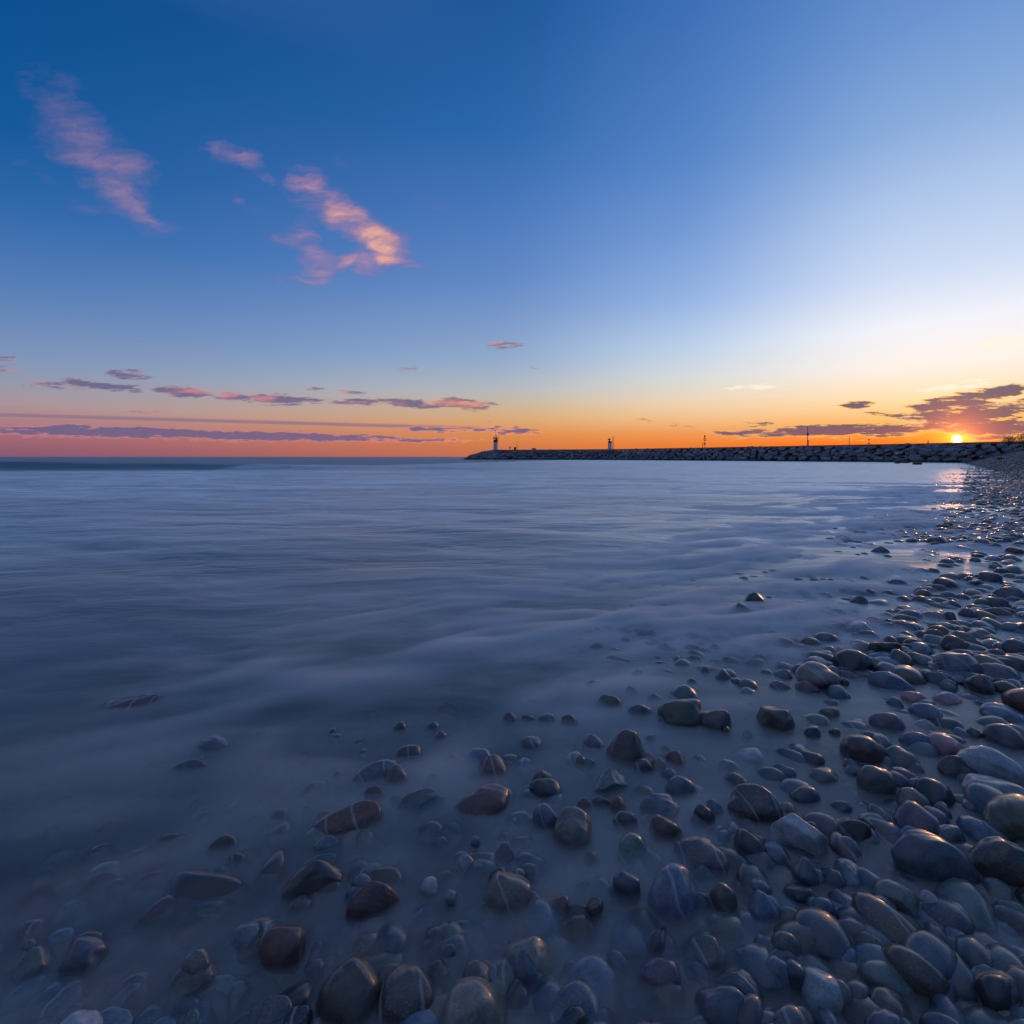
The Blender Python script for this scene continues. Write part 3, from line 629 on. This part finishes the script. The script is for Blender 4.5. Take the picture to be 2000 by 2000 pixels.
scatter(1700, (-100, 2100), (1300, 2100), (.07, .18), 3, -1.4, 5, (.1, .5), False)
scatter(1000, (900, 2060), (1080, 1320), (.10, .22), 3, -.9, 5, (.1, .5), False)
scatter(900, (1200, 2060), (960, 1320), (.12, .26), 3, -1.0, 5, (.2, .7))
scatter(2600, (1500, 2060), (925, 1060), (.12, .28), 2, .3, 5, (.3, .8))
scatter(7500, (1780, 2060), (900, 985), (.08, .22), 1, 1.6, 14, (.2, .6))
FLD = field('shingle', items, M_BED); tag(FLD, 'mass of small wet cobbles filling the beach and shallows between the big ones', 'shingle', kind='stuff')

# ================================================================== BREAKWATER
PL = [(-9, 229), (15, 220), (41, 207), (60, 177), (76, 150), (89, 126), (96, 108), (108, 94), (135, 80)]
pts = [Vector(p) for p in PL]; seg = [(pts[i+1]-pts[i]).length for i in range(len(pts)-1)]; cum = [0]
for s_ in seg: cum.append(cum[-1]+s_)
def along(t):
    t = max(0, min(cum[-1]-1e-6, t)); i = next(k for k in range(len(seg)) if t < cum[k+1]); f = (t-cum[i])/seg[i]
    p = pts[i].lerp(pts[i+1], f)
    def nrm(k):
        k = max(0, min(len(seg)-1, k)); d = (pts[k+1]-pts[k]).normalized(); return Vector((d.y, -d.x))
    n = nrm(i).lerp(nrm(i+1), max(0, f-.5)) if f > .5 else nrm(i-1).lerp(nrm(i), f+.5)
    n.normalize()
    if n.dot(-p) < 0: n = -n
    return p, n
ZT = 4.42
def t_at_px(px):
    best = min(range(0, int(cum[-1]*4)), key=lambda k: abs((along(k/4)[0].x-3.4*along(k/4)[1].x)/(along(k/4)[0].y-3.4*along(k/4)[1].y)*1000+1000-px)); return best/4
BW = empty('breakwater', (pts[0].x, pts[0].y, 0)); org = Vector((pts[0].x, pts[0].y, 0))
tag(BW, 'long grey breakwater of piled armour stone with a flat concrete top', 'breakwater')
def sweep(name, prof, mat, t0, t1, step=2.0):
    n = max(2, int((t1-t0)/step)); V = []; m_ = len(prof)
    for i in range(n+1):
        p, nn = along(t0+(t1-t0)*i/n)
        for (d, z) in prof: q = p-nn*4.5+nn*d; V.append((q.x-org.x, q.y-org.y, z))
    F = []
    for i in range(n):
        for j in range(m_): F.append((i*m_+j, i*m_+(j+1) % m_, (i+1)*m_+(j+1) % m_, (i+1)*m_+j))
    F.append(tuple(range(m_))[::-1]); F.append(tuple(n*m_+j for j in range(m_)))
    return mesh_obj(name, V, F, mat, BW, smooth=False)
M_CON = simple('weathered_concrete', (.17, .155, .15), .8, .25, .8)
M_CORE = simple('rubble_core', (.10, .098, .10), .9, .3, .5)
sweep('rubble_core', [(.9, 4.0), (1.4, 2.2), (3.2, .4), (6.5, -3.3), (-12, -3.3), (-8, .5), (-5.2, 4.0)], M_CORE, 0, cum[-1])
cap = sweep('concrete_cap', [(1.35, 3.95), (1.35, ZT), (-4.5, ZT), (-4.5, 3.95)], M_CON, 0, cum[-1], 3.0)
arm = []
def arm_at(t, d, z, wd, dp, h, lev, yaw=0, pitch=0, roll=0, hard=.9):
    p, nn = along(t); q = p-nn*4.5+nn*d
    arm.append(dict(x=q.x, y=q.y, z=z, wd=wd, dp=dp, h=h, ang=math.atan2(nn.x, -nn.y)*-1+yaw, pitch=pitch, roll=roll, lev=lev))
t = 0.5
rows_ = [(4.35, .42, 3.2, 1.05, 2.0), (2.4, 1.35, 2.5, .85, 1.9), (2.45, 2.1, 2.2, .85, 1.9), (2.05, 2.85, 2.4, .85, 2.0), (1.7, 3.55, 2.3, .8, 1.7), (1.45, 4.0, 1.6, .5, 1.3)]
for ri, (d, z, wl, h, dp) in enumerate(rows_):
    t = random.uniform(0, 1)
    while t < cum[-1]-1:
        k = 1.0 if t > 70 else .72
        wd = wl*random.choice((.4, .7, .9, 1.1, 1.4))*random.uniform(.85, 1.15)*k
        if ri == 5 and random.random() < .5: t += wd; continue
        arm_at(t+wd/2, d+random.uniform(-.25, .3), z+random.uniform(-.16, .16), wd*1.08, dp*random.uniform(.8, 1.1), h*random.uniform(.8, 1.4), 3,
               random.uniform(-.12, .12), random.uniform(-.38, -.1) if ri else random.uniform(-.3, 0), random.uniform(-.30, .08))
        t += wd*.96
for _ in range(330):                                    # loose stones filling gaps of the face
    t = random.uniform(0, cum[-1]); f = random.random()
    arm_at(t, 1.6+2.9*f, 3.9-3.6*f, random.uniform(.5, 1.1), random.uniform(.5, .9), random.uniform(.35, .7), 3, random.uniform(-1, 1), random.uniform(-.5, .5), random.uniform(-.4, .4))
for _ in range(420):                                    # rounded rubble head of the breakwater
    a = random.uniform(math.pi*.45, math.pi*1.65); r = 13.5*math.sqrt(random.random())
    x, y = pts[0].x+4+r*math.cos(a)*1.25, pts[0].y+5+r*math.sin(a)*.9
    q = r/13.5; z = 4.25*(1-q**2.0)**.8 if q < .999 else 0
    if x > pts[0].x+1.5 and y > pts[0].y-2: continue
    arm.append(dict(x=x, y=y, z=z-.35+random.uniform(-.2, .2), wd=random.uniform(.9, 2.2), dp=random.uniform(.8, 1.6), h=random.uniform(.7, 1.2), ang=random.uniform(-.8, .8), pitch=random.uniform(-.4, .2), roll=random.uniform(-.5, .2), lev=3))
arm.append(dict(x=92*.865+0, y=104, z=.05, wd=1.6, dp=1.2, h=.8, ang=.3, pitch=0, roll=.1, lev=3))
for a_ in arm: a_['show'] = a_['wd']*a_['h']/(a_['y']**2)*(1 if a_['x']/a_['y'] < 1.0 else 0)
arm.sort(key=lambda a_: -a_['show'])
def arm_verts(a_, i):
    V = stone_verts(9000+i % 60, a_['lev'], 7, .96, .04, (a_['wd'], a_['dp'], a_['h']), p=9, hr=(.88, 1.2))
    V[:, 0] += V[:, 2]*random.uniform(.0, .9)
    M = Euler((a_['pitch'], a_['roll'], a_['ang'])).to_matrix(); return V@np.array(M).T
def acol():
    f = random.uniform(.65, 1.3); b = random.choice([(.24, .23, .26), (.30, .28, .30), (.19, .19, .22), (.25, .21, .21)]); return [v*f for v in b]
for i, a_ in enumerate(arm[:99]):
    o = mesh_obj('armour_stone', arm_verts(a_, i).tolist(), ICO[a_['lev']][1].tolist(), M_ARM, BW, smooth=False)
    o.location = (a_['x']-org.x, a_['y']-org.y, a_['z']); o.color = (*acol(), 1)
Vs, Fs, Cs, off = [], [], [], 0
for i, a_ in enumerate(arm[99:]):
    V = arm_verts(a_, i)+np.array([a_['x']-org.x, a_['y']-org.y, a_['z']]); Vs.append(V); Fs.append(ICO[a_['lev']][1]+off); off += len(V)
    Cs.append(np.tile(np.array([*acol(), 1.]), (len(V), 1)))
V = np.vstack(Vs); F = np.vstack(Fs)
o = mesh_obj('armour_stone_field', V.tolist(), F.tolist(), M_ARMS, BW, smooth=False); o['kind'] = 'stuff'
at = o.data.color_attributes.new('Col', 'FLOAT_COLOR', 'POINT'); at.data.foreach_set('color', np.vstack(Cs).ravel())

# ================================================================== THINGS ON THE BREAKWATER
M_WHITE = simple('white_paint', (.62, .66, .72), .5, .08); M_RED = simple('red_paint', (.38, .025, .03), .5, .2); M_GREEN = simple('green_paint', (.015, .10, .05), .5, .2)
M_DARK = simple('dark_metal', (.03, .028, .03), .5, .3, metal=.3); M_WOOD = simple('weathered_wood', (.10, .055, .03), .8, .3); M_GALV = simple('galvanised_steel', (.20, .22, .27), .45, .15)
M_RUST = simple('rust_red_paint', (.09, .035, .035), .7, .3); M_ORANGE = simple('life_ring_orange', (.28, .06, .015), .6, .15); M_GLASS = simple('lantern_glass', (.05, .09, .07), .15, .1)
M_CLOTH = simple('olive_cloth', (.030, .034, .014), .9, .3)
def spot(px, back=2.4):
    t = t_at_px(px); p, nn = along(t); q = p-nn*(4.5-1.35+back-1.0)
    # slide along so that it really stands at that bearing
    for _ in range(8):
        err = px-(q.x/q.y*1000+1000); t += err*.1*.8; p, nn = along(t); q = p-nn*(4.5-.35+back-2.0)
    return Vector((q.x, q.y, ZT))
# red-topped lighthouse
q = spot(957.5); K = q.y/1000
L1 = empty('lighthouse', q); tag(L1, 'white lighthouse with a dark red top and tall thin mast at the seaward end', 'lighthouse')
bm = bmesh.new(); cyl(bm, (0, 0, 0), (0, 0, 14.6*K), 4.7*K, 4.3*K, 8); bm_obj('tower', bm, M_WHITE, L1)
bm = bmesh.new(); cyl(bm, (0, 0, 14.62*K), (0, 0, 19.0*K), 4.5*K, 4.6*K, 8); bm_obj('red_band', bm, M_RED, L1)
bm = bmesh.new(); cyl(bm, (0, 0, 19.02*K), (0, 0, 19.9*K), 4.9*K, 4.9*K, 8); bm_obj('gallery', bm, M_RUST, L1)
bm = bmesh.new(); cyl(bm, (1.2*K, 0, 19.9*K), (1.2*K, 0, 23*K), 1.8*K, 1.5*K, 10); ball(bm, (1.2*K, 0, 23.2*K), 1.5*K, (1, 1, .5)); bm_obj('lantern', bm, M_DARK, L1)
bm = bmesh.new()
for k in range(8):
    a = k*math.pi/4; cyl(bm, (4.6*K*math.cos(a), 4.6*K*math.sin(a), 19.9*K), (4.6*K*math.cos(a), 4.6*K*math.sin(a), 22.6*K), .14*K, n=5)
    b = a+math.pi/4; cyl(bm, (4.6*K*math.cos(a), 4.6*K*math.sin(a), 22.6*K), (4.6*K*math.cos(b), 4.6*K*math.sin(b), 22.6*K), .12*K, n=5)
bm_obj('railing', bm, M_DARK, L1)
bm = bmesh.new(); box(bm, (-2.7*K, -.3, 23.4*K), (4.6*K, .5, 1.7*K), (.4, 0, 0)); bm_obj('solar_panel', bm, M_DARK, L1)
bm = bmesh.new(); cyl(bm, (1.2*K, 0, 23.2*K), (4.4*K, 0, 23.4*K), .25*K, n=6); box(bm, (4.9*K, 0, 23.4*K), (2.6*K, .5, 1.7*K)); bm_obj('lamp_arm', bm, M_DARK, L1)
bm = bmesh.new(); cyl(bm, (1.0*K, 0, 22*K), (1.0*K, 0, 29.5*K), .75*K, .5*K, 8); bm_obj('beacon', bm, M_RUST, L1)
bm = bmesh.new(); cyl(bm, (-.9*K, 0, 20*K), (-.9*K, 0, 38*K), .32*K, .25*K, 6); box(bm, (-.9*K, 0, 38*K), (2.6*K, .2, .9*K)); bm_obj('mast', bm, M_GALV, L1)
bm = bmesh.new(); box(bm, (0, -3.9*K, 3.2*K), (1.8*K, .2, 5*K)); bm_obj('door', bm, M_GALV, L1)
# green-topped lighthouse
q = spot(1191.3); K = q.y/1000
L2 = empty('lighthouse', q); tag(L2, 'smaller white lighthouse with a green top beside a wooden pole, halfway along', 'lighthouse')
bm = bmesh.new(); cyl(bm, (0, 0, 0), (0, 0, 12*K), 4.0*K, 3.7*K, 8); bm_obj('tower', bm, M_WHITE, L2)
bm = bmesh.new(); cyl(bm, (0, 0, 12.02*K), (0, 0, 14.6*K), 3.9*K, 4.0*K, 8); bm_obj('green_band', bm, M_GREEN, L2)
bm = bmesh.new(); cyl(bm, (0, 0, 14.62*K), (0, 0, 15.4*K), 4.0*K, 4.0*K, 8); bm_obj('gallery', bm, M_DARK, L2)
bm = bmesh.new(); cyl(bm, (-.9*K, 0, 15.4*K), (-.9*K, 0, 19*K), 1.1*K, 1.0*K, 8); bm_obj('lantern', bm, M_GREEN, L2)
bm = bmesh.new(); box(bm, (-2.7*K, 0, 19*K), (2.6*K, .4, 2.0*K), (.3, 0, 0)); bm_obj('solar_panel', bm, M_DARK, L2)
bm = bmesh.new(); cyl(bm, (-1.0*K, 0, 18*K), (-1.0*K, 0, 22.6*K), .7*K, .45*K, 8); box(bm, (.3*K, 0, 19*K), (1.4*K, .3, 1.8*K)); bm_obj('beacon', bm, M_WOOD, L2)
# pole beside it
q = spot(1197.2); K = q.y/1000
o = empty('pole', q); tag(o, 'thick brown wooden pole right beside the green-topped lighthouse', 'pole')
bm = bmesh.new(); cyl(bm, (0, 0, 0), (0, 0, 25*K), .75*K, .6*K, 8); bm_obj('shaft', bm, M_WOOD, o); bm = bmesh.new(); ball(bm, (0, 0, 25.1*K), .7*K, (1, 1, .5)); bm_obj('cap', bm, M_DARK, o)
# person standing
q = spot(996); K = q.y/1000
verts = [(0, 0, .92), (0, 0, 1.15), (0, 0, 1.38), (0, 0, 1.5), (0, -.01, 1.64), (.1, 0, .88), (.11, -.02, .48), (.11, 0, .06), (.12, -.14, .03), (-.1, 0, .88), (-.12, .02, .48), (-.12, .03, .06), (-.13, -.11, .03),
         (.19, 0, 1.38), (.24, .01, 1.10), (.22, -.08, .86), (.22, -.1, .78), (-.19, 0, 1.38), (-.24, .01, 1.10), (-.22, -.08, .86), (-.22, -.1, .78)]
edges = [(0, 1), (1, 2), (2, 3), (3, 4), (0, 5), (5, 6), (6, 7), (7, 8), (0, 9), (9, 10), (10, 11), (11, 12), (2, 13), (13, 14), (14, 15), (15, 16), (2, 17), (17, 18), (18, 19), (19, 20)]
rad = [.16, .15, .17, .06, .105, .10, .07, .05, .045, .10, .07, .05, .045, .075, .055, .04, .045, .075, .055, .04, .045]
me = bpy.data.meshes.new('person'); me.from_pydata(verts, edges, []); me.materials.append(M_CLOTH)
pe = link(bpy.data.objects.new('person', me)); pe.location = q; pe.modifiers.new('skin', 'SKIN'); sv = me.skin_vertices[0].data if me.skin_vertices else None
if sv is None: 
    bmm = bmesh.new(); bmm.from_mesh(me); bmm.verts.layers.skin.verify(); bmm.to_mesh(me); bmm.free(); sv = me.skin_vertices[0].data
for k, r_ in enumerate(rad): sv[k].radius = (r_*1.15, r_*1.15)
sv[0].use_root = True
ss_ = pe.modifiers.new('sub', 'SUBSURF'); ss_.levels = 1; ss_.render_levels = 2
tag(pe, 'person in dark clothes standing on the breakwater right of the red-topped lighthouse', 'person')
# cabinet and lamp pole
q = spot(1005.8); K = q.y/1000
o = empty('cabinet', q); tag(o, 'small dark rust-red cabinet at the foot of a thin lamp pole', 'cabinet')
bm = bmesh.new(); box(bm, (0, 0, 2.4*K), (4.2*K, 1.0, 4.8*K)); bm_obj('housing', bm, M_RUST, o, bevel=.03); bm = bmesh.new(); box(bm, (0, 0, 4.95*K), (4.7*K, 1.15, .28*K)); bm_obj('roof', bm, M_DARK, o)
bm = bmesh.new(); box(bm, (0, -.52, 2.4*K), (3.4*K, .03, 4.0*K)); bm_obj('door', bm, M_RUST, o)
q = spot(1009.6); K = q.y/1000
o = empty('lamp_pole', q); tag(o, 'thin pole with a small cross-piece on top, beside the dark cabinet', 'lamp pole')
bm = bmesh.new(); cyl(bm, (0, 0, 0), (0, 0, 15.6*K), .42*K, .32*K, 8); bm_obj('shaft', bm, M_WOOD, o); bm = bmesh.new(); box(bm, (0, 0, 15.4*K), (2.0*K, .3, .6*K)); bm_obj('lamp_head', bm, M_WOOD, o)
# pale block
q = spot(1043); K = q.y/1000
bm = bmesh.new(); box(bm, (0, 0, 1.4*K), (7.4*K, 1.2, 2.8*K)); box(bm, (0, 0, 2.95*K), (8.2*K, 1.4, .35*K)); o = bm_obj('concrete_block', bm, simple('pale_concrete', (.42, .36, .40), .8, .1), bevel=.05); o.location = q
tag(o, 'low pale concrete block on the breakwater between the two lighthouses', 'block')
# life-ring station
q = spot(1375.5); K = q.y/1000
o = empty('life_ring_post', q); tag(o, 'dark post carrying a life ring, with a second short post beside it', 'life ring post')
bm = bmesh.new(); cyl(bm, (0, 0, 0), (0, 0, 22*K), .40*K, .40*K, 8); bm_obj('post', bm, M_DARK, o)
bm = bmesh.new(); ball(bm, (1.0*K, 0, 22.3*K), 1.4*K, (1, .7, 1.9)); bm_obj('lamp', bm, M_DARK, o)
bm = bmesh.new(); torus(bm, (1.0*K, -.2, 15.6*K), 2.3*K, .55*K); 
bmesh.ops.scale(bm, vec=(1, 1, 1), verts=bm.verts); bm_obj('life_ring', bm, M_ORANGE, o, smooth=True)
bm = bmesh.new(); box(bm, (.9*K, -.1, 7.2*K), (2.2*K, .4, 3.2*K)); bm_obj('equipment_box', bm, M_DARK, o)
bm = bmesh.new(); cyl(bm, (-3.1*K, 0, 0), (-3.1*K, 0, 8.8*K), .45*K, n=6); bm_obj('post', bm, M_WOOD, o)
bm = bmesh.new(); box(bm, (-1.5*K, 0, 8.8*K), (3.4*K, .12, .6*K)); bm_obj('rail', bm, M_WOOD, o)
# tall pole
q = spot(1577); K = q.y/1000
o = empty('utility_pole', q); tag(o, 'tallest dark pole on the breakwater with two boxes fixed to its side', 'pole')
bm = bmesh.new(); cyl(bm, (0, 0, 0), (.5*K, 0, 37*K), .62*K, .45*K, 8); bm_obj('shaft', bm, M_DARK, o)
bm = bmesh.new(); box(bm, (.9*K, 0, 22.5*K), (2.1*K, .35, 5*K)); bm_obj('upper_box', bm, M_DARK, o)
bm = bmesh.new(); box(bm, (1.0*K, 0, 9.9*K), (2.4*K, .3, 2.0*K)); bm_obj('lower_box', bm, M_RUST, o)
bm = bmesh.new(); box(bm, (.45*K, -.15, 4.3*K), (1.5*K, .3, 8.6*K)); bm_obj('cable_duct', bm, M_GALV, o)
# short pole
q = spot(1658.5); K = q.y/1000
o = empty('short_pole', q); tag(o, 'short thin pole with a small lamp head, right of the tallest pole', 'pole')
bm = bmesh.new(); cyl(bm, (0, 0, 0), (0, 0, 13.4*K), .45*K, .4*K, 8); bm_obj('shaft', bm, M_RUST, o); bm = bmesh.new(); box(bm, (.5*K, 0, 13.6*K), (1.6*K, .2, 1.4*K)); bm_obj('lamp_head', bm, M_DARK, o)
# round-topped marker
q = spot(1697.3); K = q.y/1000
o = empty('marker', q); tag(o, 'dark round-topped marker standing on splayed legs, second sign from the sun', 'marker')
bm = bmesh.new(); ball(bm, (0, 0, 9.2*K), 1.5*K); bm_obj('globe', bm, M_DARK, o, smooth=True); bm = bmesh.new(); cyl(bm, (0, 0, 3.6*K), (0, 0, 8*K), .28*K, n=6); bm_obj('stem', bm, M_DARK, o)
for k, (lx, ly) in enumerate(((-3.4, 0), (1.4, 3), (1.6, -3))):
    bm = bmesh.new(); cyl(bm, (0, 0, 4.4*K), (lx*K, ly*K, 0), .42*K, n=6); bm_obj('leg', bm, M_RUST, o)
# bollard close to the sun
q = spot(1812.6); K = q.y/1000
o = empty('bollard', q); tag(o, 'small dark bollard on the breakwater just left of the setting sun', 'bollard')
bm = bmesh.new(); cyl(bm, (0, 0, 0), (0, 0, 4.5*K), 1.1*K, .9*K, 10); bm_obj('base', bm, M_RUST, o, smooth=False); bm = bmesh.new(); cyl(bm, (0, 0, 4.5*K), (0, 0, 7.5*K), .6*K, .45*K, 10); bm_obj('neck', bm, M_WOOD, o)

# ================================================================== SHORE END: shrubs, driftwood, rocks
M_LEAF = simple('shrub_leaves', (.045, .06, .03), .7, .4, 6); M_TWIG = simple('shrub_twigs', (.05, .035, .025), .8, .2)
def shrub(x, y, z, w_, h_, n, label):
    o = empty('shrub', (x, y, z)); tag(o, label, 'shrub', 'shrubs where the breakwater meets the shore')
    bm = bmesh.new()
    for k in range(7):
        a = random.uniform(0, 6.28); cyl(bm, (0, 0, -.3), (math.cos(a)*w_*.35, math.sin(a)*w_*.3, h_*random.uniform(.6, 1)), .05, .015, 5)
    bm_obj('stem', bm, M_TWIG, o)
    V, F = [], []
    for k in range(n):
        c_ = Vector((random.gauss(0, .30)*w_, random.gauss(0, .28)*w_, h_*(.08+.9*random.random()**.9)))
        c_.z *= max(.3, 1-abs(c_.x)/w_*1.1)*1.1
        u = Vector((random.gauss(0, 1), random.gauss(0, 1), random.gauss(0, 1))).normalized(); v = u.orthogonal().normalized(); s_ = random.uniform(.05, .11)
        b = len(V); V += [c_-u*s_, c_+v*s_*.5, c_+u*s_, c_-v*s_*.5]; F.append((b, b+1, b+2, b+3))
    mesh_obj('foliage', V, F, M_LEAF, o, smooth=False)
shrub(95.5, 98.5, 3.6, 2.4, 1.7, 1600, 'leftmost low dark shrub on the bank right of the sun')
shrub(99.5, 99.5, 3.7, 3.0, 2.1, 2000, 'middle dark shrub on the bank between two others')
shrub(101.5, 97.5, 3.6, 3.4, 2.6, 2400, 'tallest dark shrub, at the right edge above the beach')
X, Y = .955*76, 76.
o = empty('driftwood', (X, Y, float(bed_z(np.array([X]), np.array([Y]))[0])-.02)); tag(o, 'dark lump of driftwood with a stub lying on the upper beach, far right', 'driftwood')
bm = bmesh.new(); cyl(bm, (-.45, 0, .15), (.45, .1, .18), .17, .12, 9); cyl(bm, (.05, 0, .2), (.12, 0, .55), .07, .03, 7); bm_obj('trunk', bm, M_DARK, o, smooth=True)
bm = bmesh.new(); cyl(bm, (-.1, 0, .15), (-.3, -.3, .02), .05, .02, 6); bm_obj('branch', bm, M_DARK, o)
for k, (px, row, wd) in enumerate(((1792, 907.5, 1.5), (1752, 905.5, .9))):
    X, Y = W(px, row); V = stone_verts(700+k, 4, 9, .8, .15, (wd, wd*.7, wd*.5))
    o = mesh_obj('boulder', V.tolist(), ICO[4][1].tolist(), M_ARM); o.location = (X, Y, .1); o.color = (.12, .12, .13, 1)
    tag(o, ('larger' if k == 0 else 'smaller')+' low rock awash just off the foot of the breakwater', 'rock')

# ================================================================== CAMERA, RENDER
cd = bpy.data.cameras.new('camera'); cd.sensor_width = 36; cd.lens = 18; cd.shift_y = -.054; cd.clip_end = 30000; cd.clip_start = .05
cam = link(bpy.data.objects.new('camera', cd)); cam.location = (0, 0, HC); cam.rotation_euler = (R(90), 0, 0); S.camera = cam
S.render.engine = 'CYCLES'
S.cycles.volume_bounces = 3; S.cycles.transparent_max_bounces = 8; S.cycles.max_bounces = 4; S.cycles.diffuse_bounces = 2; S.cycles.glossy_bounces = 2; S.cycles.transmission_bounces = 2
S.view_settings.view_transform = 'Standard'; S.view_settings.look = 'None'; S.view_settings.exposure = 0; S.view_settings.gamma = 1
S.render.resolution_x = 1024; S.render.resolution_y = 1024
